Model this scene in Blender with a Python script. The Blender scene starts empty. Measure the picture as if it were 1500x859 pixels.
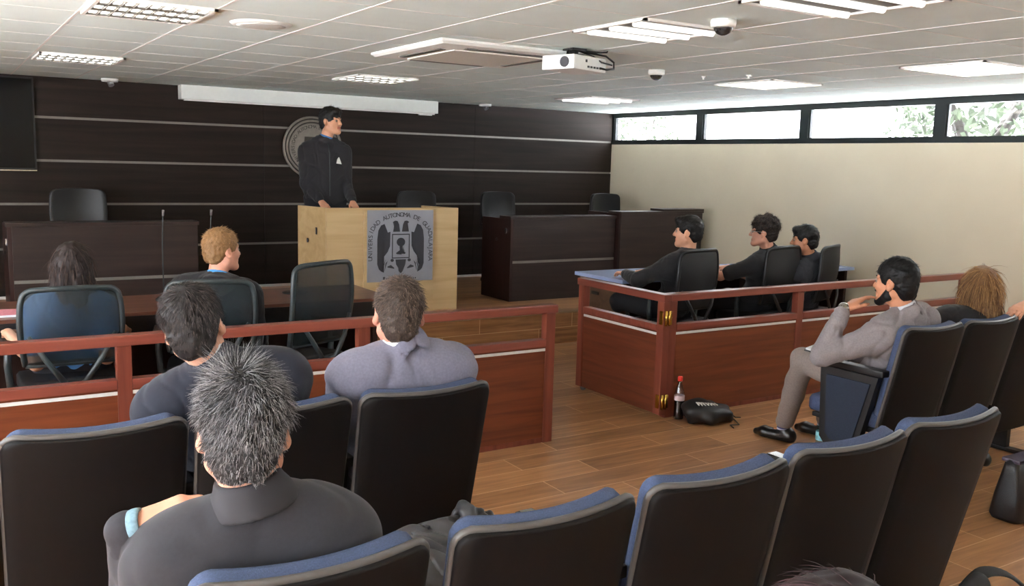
import bpy, bmesh, math, random
import numpy as np
from mathutils import Vector, Matrix

rng = np.random.default_rng(7)
random.seed(7)
SC = bpy.context.scene
COL = SC.collection
PI = math.pi

# ------------------------------------------------------------------ materials
def lin(c):
    r = []
    for v in c[:3]:
        v = v / 255.0
        r.append(v / 12.92 if v <= .04045 else ((v + .055) / 1.055) ** 2.4)
    return (r[0], r[1], r[2], 1.0)

def mat(name, col, rough=.5, metal=0.0, spec=.5, var=.08, vscale=30.0, bump=0.0, bscale=200.0, coat=0.0, sheen=0.0):
    m = bpy.data.materials.new(name); m.use_nodes = True
    nt = m.node_tree; N = nt.nodes; L = nt.links
    b = N['Principled BSDF']
    b.inputs['Roughness'].default_value = rough
    b.inputs['Metallic'].default_value = metal
    b.inputs['Specular IOR Level'].default_value = spec
    b.inputs['Coat Weight'].default_value = coat
    b.inputs['Sheen Weight'].default_value = sheen
    c = lin(col)
    tc = N.new('ShaderNodeTexCoord')
    nz = N.new('ShaderNodeTexNoise'); nz.inputs['Scale'].default_value = vscale; nz.inputs['Detail'].default_value = 3
    L.new(tc.outputs['Object'], nz.inputs['Vector'])
    rp = N.new('ShaderNodeValToRGB')
    rp.color_ramp.elements[0].position = .3; rp.color_ramp.elements[1].position = .7
    rp.color_ramp.elements[0].color = tuple(max(0, x * (1 - var)) for x in c[:3]) + (1,)
    rp.color_ramp.elements[1].color = tuple(min(1, x * (1 + var)) for x in c[:3]) + (1,)
    L.new(nz.outputs['Fac'], rp.inputs['Fac']); L.new(rp.outputs['Color'], b.inputs['Base Color'])
    if bump:
        n2 = N.new('ShaderNodeTexNoise'); n2.inputs['Scale'].default_value = bscale; n2.inputs['Detail'].default_value = 2
        L.new(tc.outputs['Object'], n2.inputs['Vector'])
        bp = N.new('ShaderNodeBump'); bp.inputs['Strength'].default_value = bump; bp.inputs['Distance'].default_value = .004
        L.new(n2.outputs['Fac'], bp.inputs['Height']); L.new(bp.outputs['Normal'], b.inputs['Normal'])
    return m

def emit(name, col, strength):
    m = bpy.data.materials.new(name); m.use_nodes = True
    nt = m.node_tree; nt.nodes.clear()
    e = nt.nodes.new('ShaderNodeEmission'); o = nt.nodes.new('ShaderNodeOutputMaterial')
    e.inputs['Color'].default_value = lin(col); e.inputs['Strength'].default_value = strength
    nt.links.new(e.outputs[0], o.inputs[0]); return m

def wood(name, c1, c2, axis='X', rough=.4, scale=3.0, coat=.1, spec=.4):
    """stretched-noise veneer; axis is the grain direction"""
    m = bpy.data.materials.new(name); m.use_nodes = True
    nt = m.node_tree; N = nt.nodes; L = nt.links; b = N['Principled BSDF']
    tc = N.new('ShaderNodeTexCoord'); mp = N.new('ShaderNodeMapping')
    s = [scale * 9] * 3; s['XYZ'.index(axis)] = scale * .55
    mp.inputs['Scale'].default_value = s
    L.new(tc.outputs['Object'], mp.inputs['Vector'])
    nz = N.new('ShaderNodeTexNoise'); nz.inputs['Scale'].default_value = 1.0; nz.inputs['Detail'].default_value = 6; nz.inputs['Distortion'].default_value = .6
    L.new(mp.outputs[0], nz.inputs['Vector'])
    rp = N.new('ShaderNodeValToRGB'); rp.color_ramp.elements[0].position = .32; rp.color_ramp.elements[1].position = .68
    rp.color_ramp.elements[0].color = lin(c1); rp.color_ramp.elements[1].color = lin(c2)
    L.new(nz.outputs['Fac'], rp.inputs['Fac']); L.new(rp.outputs['Color'], b.inputs['Base Color'])
    b.inputs['Roughness'].default_value = rough; b.inputs['Coat Weight'].default_value = coat; b.inputs['Specular IOR Level'].default_value = spec
    b.inputs['Coat Roughness'].default_value = .2
    return m

def planks(name, vertical=False):
    m = bpy.data.materials.new(name); m.use_nodes = True
    nt = m.node_tree; N = nt.nodes; L = nt.links; b = N['Principled BSDF']
    tc = N.new('ShaderNodeTexCoord')
    vec = tc.outputs['Object']
    if vertical:
        sx = N.new('ShaderNodeSeparateXYZ'); cb = N.new('ShaderNodeCombineXYZ')
        L.new(vec, sx.inputs[0]); L.new(sx.outputs['X'], cb.inputs['X']); L.new(sx.outputs['Z'], cb.inputs['Y'])
        vec = cb.outputs[0]
    br = N.new('ShaderNodeTexBrick')
    br.inputs['Scale'].default_value = 1.0
    br.inputs['Brick Width'].default_value = 1.0; br.inputs['Row Height'].default_value = .155 if vertical else .2
    br.inputs['Mortar Size'].default_value = .0035; br.inputs['Mortar Smooth'].default_value = .3
    br.offset = .37; br.offset_frequency = 2
    br.inputs['Color1'].default_value = (0, 0, 0, 1); br.inputs['Color2'].default_value = (1, 1, 1, 1); br.inputs['Mortar'].default_value = (.5, .5, .5, 1)
    L.new(vec, br.inputs['Vector'])
    mp = N.new('ShaderNodeMapping'); mp.inputs['Scale'].default_value = (2.2, 30, 1); L.new(vec, mp.inputs['Vector'])
    nz = N.new('ShaderNodeTexNoise'); nz.inputs['Scale'].default_value = 1; nz.inputs['Detail'].default_value = 6; nz.inputs['Distortion'].default_value = .8
    L.new(mp.outputs[0], nz.inputs['Vector'])
    mx = N.new('ShaderNodeMath'); mx.operation = 'MULTIPLY_ADD'
    sc_ = N.new('ShaderNodeSeparateColor'); L.new(br.outputs['Color'], sc_.inputs[0])
    L.new(sc_.outputs[0], mx.inputs[0]); mx.inputs[1].default_value = .32
    L.new(nz.outputs['Fac'], mx.inputs[2])
    rp = N.new('ShaderNodeValToRGB'); rp.color_ramp.elements[0].position = .35; rp.color_ramp.elements[1].position = .98
    rp.color_ramp.elements[0].color = lin((128, 86, 54)); rp.color_ramp.elements[1].color = lin((194, 142, 96))
    L.new(mx.outputs[0], rp.inputs['Fac'])
    mc = N.new('ShaderNodeMixRGB'); mc.inputs['Color2'].default_value = lin((214, 172, 132))
    L.new(br.outputs['Fac'], mc.inputs['Fac']); L.new(rp.outputs['Color'], mc.inputs['Color1'])
    L.new(mc.outputs[0], b.inputs['Base Color'])
    b.inputs['Roughness'].default_value = .3; b.inputs['Specular IOR Level'].default_value = .45
    bp = N.new('ShaderNodeBump'); bp.inputs['Strength'].default_value = .25; bp.inputs['Distance'].default_value = .002; bp.invert = True
    L.new(br.outputs['Fac'], bp.inputs['Height']); L.new(bp.outputs['Normal'], b.inputs['Normal'])
    return m

def thin_glass(name, tint=(255, 255, 255), refl=.06):
    m = bpy.data.materials.new(name); m.use_nodes = True
    nt = m.node_tree; nt.nodes.clear(); N = nt.nodes; L = nt.links
    t = N.new('ShaderNodeBsdfTransparent'); t.inputs[0].default_value = lin(tint)
    g = N.new('ShaderNodeBsdfGlossy'); g.inputs['Roughness'].default_value = .03
    mx = N.new('ShaderNodeMixShader'); mx.inputs[0].default_value = refl
    o = N.new('ShaderNodeOutputMaterial')
    L.new(t.outputs[0], mx.inputs[1]); L.new(g.outputs[0], mx.inputs[2]); L.new(mx.outputs[0], o.inputs[0]); return m

def mesh_fabric(name, col, open_=.3):
    m = bpy.data.materials.new(name); m.use_nodes = True
    nt = m.node_tree; N = nt.nodes; L = nt.links
    b = N['Principled BSDF']; b.inputs['Base Color'].default_value = lin(col); b.inputs['Roughness'].default_value = .6
    t = N.new('ShaderNodeBsdfTransparent'); mx = N.new('ShaderNodeMixShader'); mx.inputs[0].default_value = open_
    L.new(b.outputs[0], mx.inputs[1]); L.new(t.outputs[0], mx.inputs[2]); L.new(mx.outputs[0], N['Material Output'].inputs[0]); return m

def hair_mat(name, dark, light, lo=.3, hi=.7, rough=.55):
    m = bpy.data.materials.new(name); m.use_nodes = True
    nt = m.node_tree; N = nt.nodes; L = nt.links; b = N['Principled BSDF']
    a = N.new('ShaderNodeAttribute'); a.attribute_name = 'strand'
    rp = N.new('ShaderNodeValToRGB'); rp.color_ramp.elements[0].position = lo; rp.color_ramp.elements[1].position = hi
    rp.color_ramp.elements[0].color = lin(dark); rp.color_ramp.elements[1].color = lin(light)
    L.new(a.outputs['Fac'], rp.inputs['Fac']); L.new(rp.outputs['Color'], b.inputs['Base Color'])
    b.inputs['Roughness'].default_value = rough; b.inputs['Specular IOR Level'].default_value = .35
    return m

# ------------------------------------------------------------------ mesh builder
class MB:
    def __init__(s): s.v = []; s.f = []; s.mi = []; s.sm = []; s.m = 0
    def add(s, verts, faces, smooth=False):
        o = len(s.v); s.v += [tuple(map(float, p)) for p in verts]
        for f in faces: s.f.append(tuple(i + o for i in f)); s.mi.append(s.m); s.sm.append(smooth)
        return s
    def box(s, x0, x1, y0, y1, z0, z1, bev=0.0, R=None, piv=None):
        bm = bmesh.new()
        vs = [bm.verts.new((x, y, z)) for x in (x0, x1) for y in (y0, y1) for z in (z0, z1)]
        for f in ((0, 1, 3, 2), (4, 6, 7, 5), (0, 4, 5, 1), (2, 3, 7, 6), (0, 2, 6, 4), (1, 5, 7, 3)):
            bm.faces.new([vs[i] for i in f])
        if bev: bmesh.ops.bevel(bm, geom=list(bm.edges), offset=bev, segments=2, profile=.7, affect='EDGES')
        bm.verts.index_update()
        P = np.array([v.co[:] for v in bm.verts]); F = [tuple(v.index for v in f.verts) for f in bm.faces]
        bm.free()
        if R is not None:
            pv = np.array(piv if piv is not None else P.mean(0)); P = (P - pv) @ np.array(R).T + pv
        return s.add(P, F)
    def loft(s, rings, close=True, caps=True, smooth=True):
        n = len(rings[0]); V = [p for r in rings for p in r]; F = []
        for i in range(len(rings) - 1):
            for j in range(n if close else n - 1):
                a = i * n + j; b = i * n + (j + 1) % n
                F.append((a, b, b + n, a + n))
        s.add(V, F, smooth)
        if caps and close:
            s.add(rings[0], [tuple(range(n))[::-1]]); s.add(rings[-1], [tuple(range(n))])
        return s
    def tube(s, pts, r, seg=10, caps=True):
        pts = [np.array(p, float) for p in pts]; rs = r if hasattr(r, '__len__') else [r] * len(pts)
        rings = []; up = None
        for i, p in enumerate(pts):
            t = pts[min(i + 1, len(pts) - 1)] - pts[max(i - 1, 0)]; t /= np.linalg.norm(t) + 1e-12
            if up is None:
                up = np.array([0, 0, 1.]) if abs(t[2]) < .9 else np.array([1., 0, 0])
            u = up - t * (up @ t); u /= np.linalg.norm(u); w = np.cross(t, u); up = u
            rings.append([p + rs[i] * (math.cos(a) * u + math.sin(a) * w) for a in np.linspace(0, 2 * PI, seg, endpoint=False)])
        return s.loft(rings, True, caps)
    def lathe(s, prof, c=(0, 0, 0), seg=24, R=None):
        c = np.array(c, float); rings = []
        for r, z in prof:
            ring = [np.array([r * math.cos(a), r * math.sin(a), z]) for a in np.linspace(0, 2 * PI, seg, endpoint=False)]
            if R is not None: ring = [np.array(R) @ p for p in ring]
            rings.append([p + c for p in ring])
        return s.loft(rings)
    def prism(s, poly, fn, t0, t1):
        """poly 2D outline; fn(u,v,t)->xyz"""
        n = len(poly); A = [fn(u, v, t0) for u, v in poly]; B = [fn(u, v, t1) for u, v in poly]
        bm = bmesh.new(); va = [bm.verts.new(p) for p in A]; vb = [bm.verts.new(p) for p in B]
        bm.faces.new(va[::-1]); bm.faces.new(vb)
        for i in range(n): bm.faces.new((va[i], va[(i + 1) % n], vb[(i + 1) % n], vb[i]))
        bmesh.ops.triangulate(bm, faces=[f for f in bm.faces if len(f.verts) > 4])
        bmesh.ops.recalc_face_normals(bm, faces=bm.faces)
        bm.verts.index_update()
        s.add([v.co[:] for v in bm.verts], [tuple(v.index for v in f.verts) for f in bm.faces]); bm.free(); return s
    def slab(s, fn, nu, nv, t, bev=.25):
        """fn(u,v,d) with u,v in [0,1], d = offset along thickness; rounded rim"""
        U = np.linspace(0, 1, nu); W = np.linspace(0, 1, nv)
        e = .5 - .5 * bev * .06
        def ins(a): return .5 + (a - .5) * (2 * e)
        A = [fn(ins(u), ins(v), t / 2) for u in U for v in W]; B = [fn(ins(u), ins(v), -t / 2) for u in U for v in W]
        F = []; G = []
        for i in range(nu - 1):
            for j in range(nv - 1):
                a = i * nv + j; F.append((a, a + nv, a + nv + 1, a + 1)); G.append((a, a + 1, a + nv + 1, a + nv))
        loop = [(i, 0) for i in range(nu)] + [(nu - 1, j) for j in range(1, nv)] + [(i, nv - 1) for i in range(nu - 2, -1, -1)] + [(0, j) for j in range(nv - 2, 0, -1)]
        s.add(A, F, True); s.add(B, G, True)
        ra = [A[i * nv + j] for i, j in loop]; rb = [B[i * nv + j] for i, j in loop]
        m1 = [fn(U[i], W[j], t * .3) for i, j in loop]; m2 = [fn(U[i], W[j], -t * .3) for i, j in loop]
        s.loft([ra, m1, m2, rb], True, False, True); return s
    def build(s, name, mats, parent=None, local=False):
        me = bpy.data.meshes.new(name)
        V = np.array(s.v, float)
        if parent is not None and not local:
            q = parent
            while q is not None: V = V - np.array(q.location[:]); q = q.parent
        me.from_pydata(V.tolist(), [], s.f)
        ms = mats if isinstance(mats, (list, tuple)) else [mats]
        for m in ms: me.materials.append(m)
        me.polygons.foreach_set('material_index', s.mi); me.polygons.foreach_set('use_smooth', s.sm)
        bm = bmesh.new(); bm.from_mesh(me); bmesh.ops.remove_doubles(bm, verts=bm.verts, dist=1e-5); bmesh.ops.recalc_face_normals(bm, faces=bm.faces); bm.to_mesh(me); bm.free()
        me.update()
        o = bpy.data.objects.new(name, me); COL.objects.link(o)
        if parent is not None: o.parent = parent
        return o

def thing(name, label, cat, loc, rz=0.0, group=None):
    o = bpy.data.objects.new(name, None); COL.objects.link(o); o.empty_display_size = .1
    o.location = loc; o.rotation_euler = (0, 0, rz)
    o['label'] = label; o['category'] = cat
    if group: o['group'] = group
    return o
def tag(o, label, cat, group=None):
    o['label'] = label; o['category'] = cat
    if group: o['group'] = group
    return o
def struct(o): o['kind'] = 'structure'; return o
def dup(root, loc, rz, label, group=None):
    r = root.copy(); COL.objects.link(r); r.location = loc; r.rotation_euler = (0, 0, rz); r['label'] = label
    if group: r['group'] = group
    for ch in list(root.children):
        c = ch.copy(); COL.objects.link(c); c.parent = r
        for g in list(ch.children):
            d = g.copy(); COL.objects.link(d); d.parent = c
    return r

def rotz(a): c, s = math.cos(a), math.sin(a); return np.array([[c, -s, 0], [s, c, 0], [0, 0, 1.]])
def rotx(a): c, s = math.cos(a), math.sin(a); return np.array([[1, 0, 0], [0, c, -s], [0, s, c.real]])
def roty(a): c, s = math.cos(a), math.sin(a); return np.array([[c, 0, s], [0, 1, 0], [-s, 0, c]])
D = math.radians

# ------------------------------------------------------------------ palette
M_ceil = mat('ceiling_tile', (215, 226, 221), .9, var=.02, vscale=6, bump=.15, bscale=300)
M_grid = mat('ceiling_tbar', (232, 230, 224), .6, var=.02)
M_cream = mat('cream_paint', (208, 195, 172), .75, var=.03, vscale=2)
M_white = mat('white_plastic', (226, 226, 220), .45, var=.02)
M_screenw = mat('white_housing', (222, 224, 218), .5, var=.02)
M_dpanel = wood('wenge_panel', (33, 25, 21), (45, 35, 30), 'X', .5, 1.6, .0, .18)
M_strip = mat('brushed_metal_strip', (222, 221, 218), .4, .15, var=.04)
M_wstrip = mat('wall_metal_strip', (132, 128, 122), .4, .5, var=.04)
M_bench = wood('wenge_bench', (42, 32, 29), (56, 43, 39), 'X', .38, 2.0, .05)
M_bench2 = wood('wenge_bench_side', (40, 22, 19), (52, 30, 26), 'Z', .4, 2.0, .05)
M_table = wood('brown_table', (84, 50, 38), (112, 70, 54), 'X', .33, 2.0, .1)
M_desk = wood('dark_desk', (70, 42, 34), (92, 58, 46), 'X', .22, 2.0, .3)
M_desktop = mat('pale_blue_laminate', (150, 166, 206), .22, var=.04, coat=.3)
M_deskside = wood('desk_drawer_brown', (74, 54, 40), (92, 68, 50), 'X', .45, 2.0, .0)
M_red = wood('mahogany_panel', (96, 46, 26), (126, 66, 38), 'X', .38, 2.5, .08)
M_redv = wood('mahogany_rail', (116, 58, 46), (140, 74, 60), 'X', .3, 2.5, .35)
M_redp = wood('mahogany_post', (104, 50, 38), (130, 68, 52), 'Z', .36, 2.5, .1)
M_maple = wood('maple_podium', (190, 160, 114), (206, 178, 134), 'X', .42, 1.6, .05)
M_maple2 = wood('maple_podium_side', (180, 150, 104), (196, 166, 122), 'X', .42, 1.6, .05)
M_black = mat('black_plastic', (20, 19, 20), .45, var=.1)
M_shell = mat('chair_shell_black', (15, 12, 13), .6, spec=.25, var=.12, vscale=60, bump=.08, bscale=500)
M_edgelight = mat('chair_edge_highlight', (84, 80, 78), .35, var=.05)  # highlight on the black shell rim, put into the colour
M_blue = mat('chair_blue_fabric', (66, 78, 108), .9, var=.25, vscale=260, bump=.3, bscale=600)
M_bluedk = mat('chair_navy_fabric', (38, 46, 62), .9, var=.15, vscale=200, bump=.2, bscale=500)
M_chrome = mat('chrome', (200, 200, 200), .15, 1.0, var=.02)
M_gold = mat('brass', (212, 172, 84), .25, 1.0, var=.05)
M_frame = mat('window_frame', (22, 28, 30), .45, var=.05)
M_glass = thin_glass('window_glass', (248, 250, 252), .05)
M_tv = mat('tv_screen', (6, 7, 10), .22, spec=.25, var=.02)
M_floor = planks('plank_floor'); M_riser = planks('plank_riser', True)
M_tube = emit('lamp_tube', (255, 250, 238), .55)
M_panel = emit('lamp_panel', (255, 250, 236), 2.0)
M_led = emit('lamp_led', (255, 252, 240), 2.2)
M_refl = mat('lamp_reflector', (112, 108, 103), .6, var=.03)
M_louvre = mat('louvre_metal', (120, 116, 110), .45, .3, var=.04)
M_grey = mat('grey_plate', (150, 152, 160), .45, .2, var=.06, vscale=8)
M_ink = mat('engraving_dark', (54, 54, 60), .6, var=.05)
M_emb = mat('cast_emblem', (138, 130, 120), .5, .3, var=.12, vscale=20, bump=.3, bscale=60)
M_embd = mat('cast_emblem_recess', (70, 64, 58), .6, .2, var=.1)
M_mesh = mesh_fabric('chair_mesh', (26, 36, 40), .34)
M_meshdk = mesh_fabric('chair_mesh_black', (18, 18, 20), .06)
M_framedk = mat('office_frame_black', (22, 22, 24), .45, var=.06)
M_ochair = mat('office_frame', (44, 52, 54), .4, var=.06)
M_paper = mat('paper', (225, 225, 228), .8, var=.02)
M_pink = mat('pink_cover', (196, 120, 132), .7, var=.1, vscale=60)

# ------------------------------------------------------------------ room
XL, XR, YF, YB, ZC = -2.6, 7.44, -3.4, 9.46, 2.32
YD, ZD = 6.836, .299
struct(MB().box(XL, XR, YF, YD, -.1, 0).build('floor', M_floor))
d = struct(MB().box(XL, XR, YD + .02, YB, -.1, ZD).build('floor_dais', M_floor))
struct(MB().box(XL, XR, YD, YD + .02, 0, ZD - .012).build('trim_1', M_riser))
struct(MB().box(XL, XR, YD - .012, YD + .03, ZD - .012, ZD + .001).build('trim_2', mat('nosing', (150, 122, 92), .35, var=.05)))
struct(MB().box(XL - .1, XR + .1, YF - .1, YB + .1, ZC, ZC + .1).build('ceiling', M_ceil))
gx = [-2.06, -1.5, -.96, -.42, .11, .63, 1.15, 1.68, 2.21, 2.75, 3.32, 3.92, 4.5, 5.1, 5.7, 6.3, 6.9]
gy = [-2.84, -2.28, -1.72, -1.16, -.6, -.05, .5, 1.06, 1.61, 2.17, 2.73, 3.29, 3.85, 4.41, 4.97, 5.53, 6.09, 6.65, 7.2, 7.75, 8.3, 8.87]
g = MB()
for x in gx: g.box(x - .006, x + .006, YF, YB, ZC - .0018, ZC + .01)
for y in gy: g.box(XL, XR, y - .004, y + .004, ZC - .0010, ZC + .01)
struct(g.build('trim_3', M_grid))
# back wall, its panels and metal strips
zs = [ZD, .742, 1.158, 1.555, 1.945, ZC]
strips = (.757, 1.167, 1.565, 1.957)
wb = struct(MB().box(XL - .1, XR + .1, YB, YB + .1, -.1, ZC + .05).build('wall_back', M_dpanel))
edges = [ZD] + list(strips) + [ZC]
for i in range(5):
    z0 = edges[i] + (.011 if i else 0); z1 = edges[i + 1] - (.011 if i < 4 else 0)
    k = MB()
    xs_ = [XL, .1, 2.9, 5.4, XR]
    for a, b in zip(xs_, xs_[1:]): k.box(a + .0015, b - .0015, YB - .018, YB + .001, z0, z1)
    o = k.build('wall_panel', M_dpanel, wb)
for z in strips:
    MB().box(XL, XR - .01, YB - .014, YB + .001, z - .011, z + .011).build('metal_strip', M_wstrip, wb)
struct(MB().box(XL, XR, YB - .03, YB, ZD, ZD + .025).build('baseboard_back', M_strip))
YL0, YL1 = -3.0, 5.9       # unseen window band added in the left wall to light the room
struct(MB().box(XL - .1, XL, YF - .1, YB + .1, -.1, .75).box(XL - .1, XL, YF - .1, YB + .1, 2.26, ZC + .05).box(XL - .1, XL, YF - .1, YL0, .75, 2.26).box(XL - .1, XL, YL1, YB + .1, .75, 2.26).build('wall_left', M_cream))
fw = MB()
for i in range(6):
    y = YL0 + i * (YL1 - YL0) / 5; fw.box(XL - .08, XL - .02, y - .03, y + .03, .75, 2.26)
fw.box(XL - .08, XL - .02, YL0, YL1, .75, .8).box(XL - .08, XL - .02, YL0, YL1, 2.21, 2.26)
fo = struct(fw.build('window_10', M_frame))
MB().box(XL - .055, XL - .05, YL0, YL1, .8, 2.21).build('pane', M_glass, fo)
struct(MB().box(XL - .1, XR + .1, YF - .1, YF, -.1, ZC + .05).build('wall_front', M_cream))
wr = struct(MB().box(XR, XR + .16, YF - .1, YB + .1, -.1, 1.93).build('wall_right', M_cream))
# clerestory windows
wy = [9.46, 7.85, 6.35, 4.87, 3.38, 1.9, .42, -1.06, -2.3, YF - .1]
for i in range(len(wy) - 1):
    a, b = wy[i + 1], wy[i]
    w = MB().box(XR, XR + .07, a, b, 1.93, 1.985).box(XR, XR + .07, a, b, 2.262, ZC + .04)
    w.box(XR, XR + .07, a, a + .05, 1.985, 2.262).box(XR, XR + .07, b - .05, b, 1.985, 2.262)
    fo = struct(w.build('window_%d' % (i + 1), M_frame))
    MB().box(XR + .03, XR + .036, a + .05, b - .05, 1.985, 2.262).build('pane', M_glass, fo)
    MB().box(XR + .012, XR + .03, a + .05, a + .068, 1.985, 2.262).box(XR + .012, XR + .03, b - .068, b - .05, 1.985, 2.262).build('sash', M_frame, fo)
struct(MB().box(XR - .005, XR + .003, YF, YD, 0, .07).build('baseboard_right', mat('skirting_dark', (70, 50, 42), .5)))

# ------------------------------------------------------------------ world and camera
w = bpy.data.worlds.new('sky'); SC.world = w; w.use_nodes = True
bg = w.node_tree.nodes['Background']; bg.inputs[0].default_value = (.96, .97, 1.0, 1); bg.inputs[1].default_value = 5.0
sl = bpy.data.lights.new('sun', 'SUN'); so = bpy.data.objects.new('sun', sl); COL.objects.link(so)
sl.energy = 44.0; sl.angle = D(.6) if 'D' in globals() else .01; sl.color = (1, .98, .96)
so.rotation_euler = (math.radians(3), math.radians(-11), 0)

cam = bpy.data.cameras.new('camera'); co = bpy.data.objects.new('camera', cam); COL.objects.link(co); SC.camera = co
Rm = [[0.8472, 0.0519, -0.5298], [-0.5307, 0.1330, -0.8371], [0.0270, 0.9897, 0.1402]]
fpx, pcx, pcy = 1338.3, 750.0, 429.5
V1 = np.array([-850., 212.5, -fpx]); V2 = np.array([2140., 131.5, -fpx])
Yc = V1 / np.linalg.norm(V1); Xc = V2 - Yc * (V2 @ Yc); Xc /= np.linalg.norm(Xc); Zc = np.cross(Xc, Yc)
M4 = Matrix.Identity(4)
for i, r in enumerate((Xc, Yc, Zc)):
    for j in range(3): M4[i][j] = r[j]
M4.translation = (0, 0, 1.65); co.matrix_world = M4
cam.sensor_width = 36; cam.lens = fpx / 1500 * 36; cam.clip_start = .05; cam.clip_end = 200
SC.view_settings.view_transform = 'Standard'; SC.view_settings.look = 'None'; SC.view_settings.gamma = 1; SC.view_settings.use_curve_mapping = False
SC.view_settings.exposure = 1.7
SC.cycles.use_denoising = True; SC.cycles.max_bounces = 8; SC.cycles.diffuse_bounces = 4; SC.cycles.transparent_max_bounces = 12
SC.cycles.sample_clamp_indirect = 6

# ------------------------------------------------------------------ ceiling fittings
def tube_light(x0, x1, y0, y1, label, n=3):
    t = thing('ceiling_light', label, 'ceiling light', ((x0 + x1) / 2, (y0 + y1) / 2, ZC - .012), 0, 'recessed ceiling lights')
    f = MB(); b = .018; z0, z1 = ZC - .012, ZC
    f.box(x0, x1, y0, y0 + b, z0, z1).box(x0, x1, y1 - b, y1, z0, z1).box(x0, x0 + b, y0, y1, z0, z1).box(x1 - b, x1, y0, y1, z0, z1)
    f.build('frame', M_grid, t)
    MB().box(x0 + b, x1 - b, y0 + b, y1 - b, ZC - .003, ZC - .0005).build('reflector', M_refl, t)
    h = (y1 - y0 - 2 * b) / n
    for i in range(n):
        yc = y0 + b + h * (i + .5)
        k = MB()
        k.tube([(x0 + b + .01, yc, ZC - .012), (x1 - b - .01, yc, ZC - .010)], .017, 10)
        k.build('lamp_tube', M_tube, t)
    return t
def led_light(x0, x1, y0, y1, label, n=3, m=9):
    t = thing('ceiling_light', label, 'ceiling light', ((x0 + x1) / 2, (y0 + y1) / 2, ZC - .012), 0, 'recessed ceiling lights')
    f = MB(); b = .016; z0, z1 = ZC - .014, ZC
    f.box(x0, x1, y0, y0 + b, z0, z1).box(x0, x1, y1 - b, y1, z0, z1).box(x0, x0 + b, y0, y1, z0, z1).box(x1 - b, x1, y0, y1, z0, z1)
    f.build('frame', M_grid, t)
    h = (y1 - y0 - 2 * b) / n; wd = (x1 - x0 - 2 * b) / m
    lv = MB().box(x0 + b, x1 - b, y0 + b, y1 - b, ZC - .003, ZC - .0005)
    for i in range(n + 1):
        y = y0 + b + h * i; lv.box(x0 + b, x1 - b, y - .012, y + .012, ZC - .012, ZC - .002)
    for j in range(m + 1):
        x = x0 + b + wd * j; lv.box(x - .003, x + .003, y0 + b, y1 - b, ZC - .013, ZC - .002)
    lv.build('louvre', M_louvre, t)
    for i in range(n):
        le = MB()
        for j in range(m):
            x = x0 + b + wd * (j + .5); y = y0 + b + h * (i + .5)
            le.box(x - wd * .28, x + wd * .28, y - h * .2, y + h * .2, ZC - .009, ZC - .004)
        le.build('lamp', M_led, t)
    return t
def panel_light(x0, x1, y0, y1, label):
    t = thing('ceiling_light', label, 'ceiling light', ((x0 + x1) / 2, (y0 + y1) / 2, ZC - .012), 0, 'recessed ceiling lights')
    f = MB(); b = .018; z0, z1 = ZC - .012, ZC
    f.box(x0, x1, y0, y0 + b, z0, z1).box(x0, x1, y1 - b, y1, z0, z1).box(x0, x0 + b, y0, y1, z0, z1).box(x1 - b, x1, y0, y1, z0, z1)
    f.build('frame', M_grid, t)
    MB().box(x0 + b, x1 - b, y0 + b, y1 - b, ZC - .009, ZC - .001).build('diffuser', M_panel, t)
    return t
led_light(.64, 1.15, 4.41, 4.97, 'louvred ceiling light with three rows of bright spots, beside the round ceiling speaker')
led_light(.65, 1.2, 7.1, 7.66, 'small-looking louvred ceiling light nearest the television')
led_light(2.88, 3.42, 6.9, 7.48, 'three-tube ceiling light just in front of the white screen housing', 3, 7)
tube_light(2.75, 3.3, 3.29, 3.85, 'three-tube ceiling light next to the projector')
tube_light(2.76, 3.32, 2.17, 2.73, 'three-tube ceiling light cut by the top edge of the picture')
tube_light(5.42, 6.05, 7.25, 7.85, 'thin far ceiling light of three tubes before the dark back wall')
panel_light(5.27, 5.83, 4.82, 5.42, 'glowing ceiling panel light between small dome camera and windows')
panel_light(5.2, 5.9, 3.15, 3.72, 'glowing ceiling panel light cut by the right picture edge')
# unseen ceiling lights added over and behind the camera for more light
led_light(.64, 1.15, 1.61, 2.17, 'added louvred ceiling light over the seats, unseen outside the picture')
led_light(.64, 1.15, -.6, -.05, 'added louvred ceiling light, unseen behind the camera')
tube_light(2.76, 3.32, -.05, .5, 'added three-tube ceiling light, unseen behind the camera')
led_light(-1.5, -.96, 4.41, 4.97, 'added louvred ceiling light, unseen outside the picture on the television side')
led_light(-1.5, -.96, 1.61, 2.17, 'added louvred ceiling light, unseen toward the left wall')
led_light(5.1, 5.7, .5, 1.06, 'added louvred ceiling light, unseen over the end of the seat rows')

# round ceiling speaker
t = thing('ceiling_speaker', 'flat round white speaker set in the ceiling', 'ceiling speaker', (1.45, 4.74, ZC - .014))
MB().lathe([(.0, -.012), (.13, -.012), (.148, -.008), (.155, 0), (.155, .01)], (1.45, 4.74, ZC), 40).build('rim', M_white, t)
MB().lathe([(.0, -.0165), (.09, -.016), (.122, -.012), (.122, -.008)], (1.45, 4.74, ZC), 40).build('grille', mat('speaker_grille', (206, 204, 196), .7, var=.1, vscale=400), t)
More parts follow.
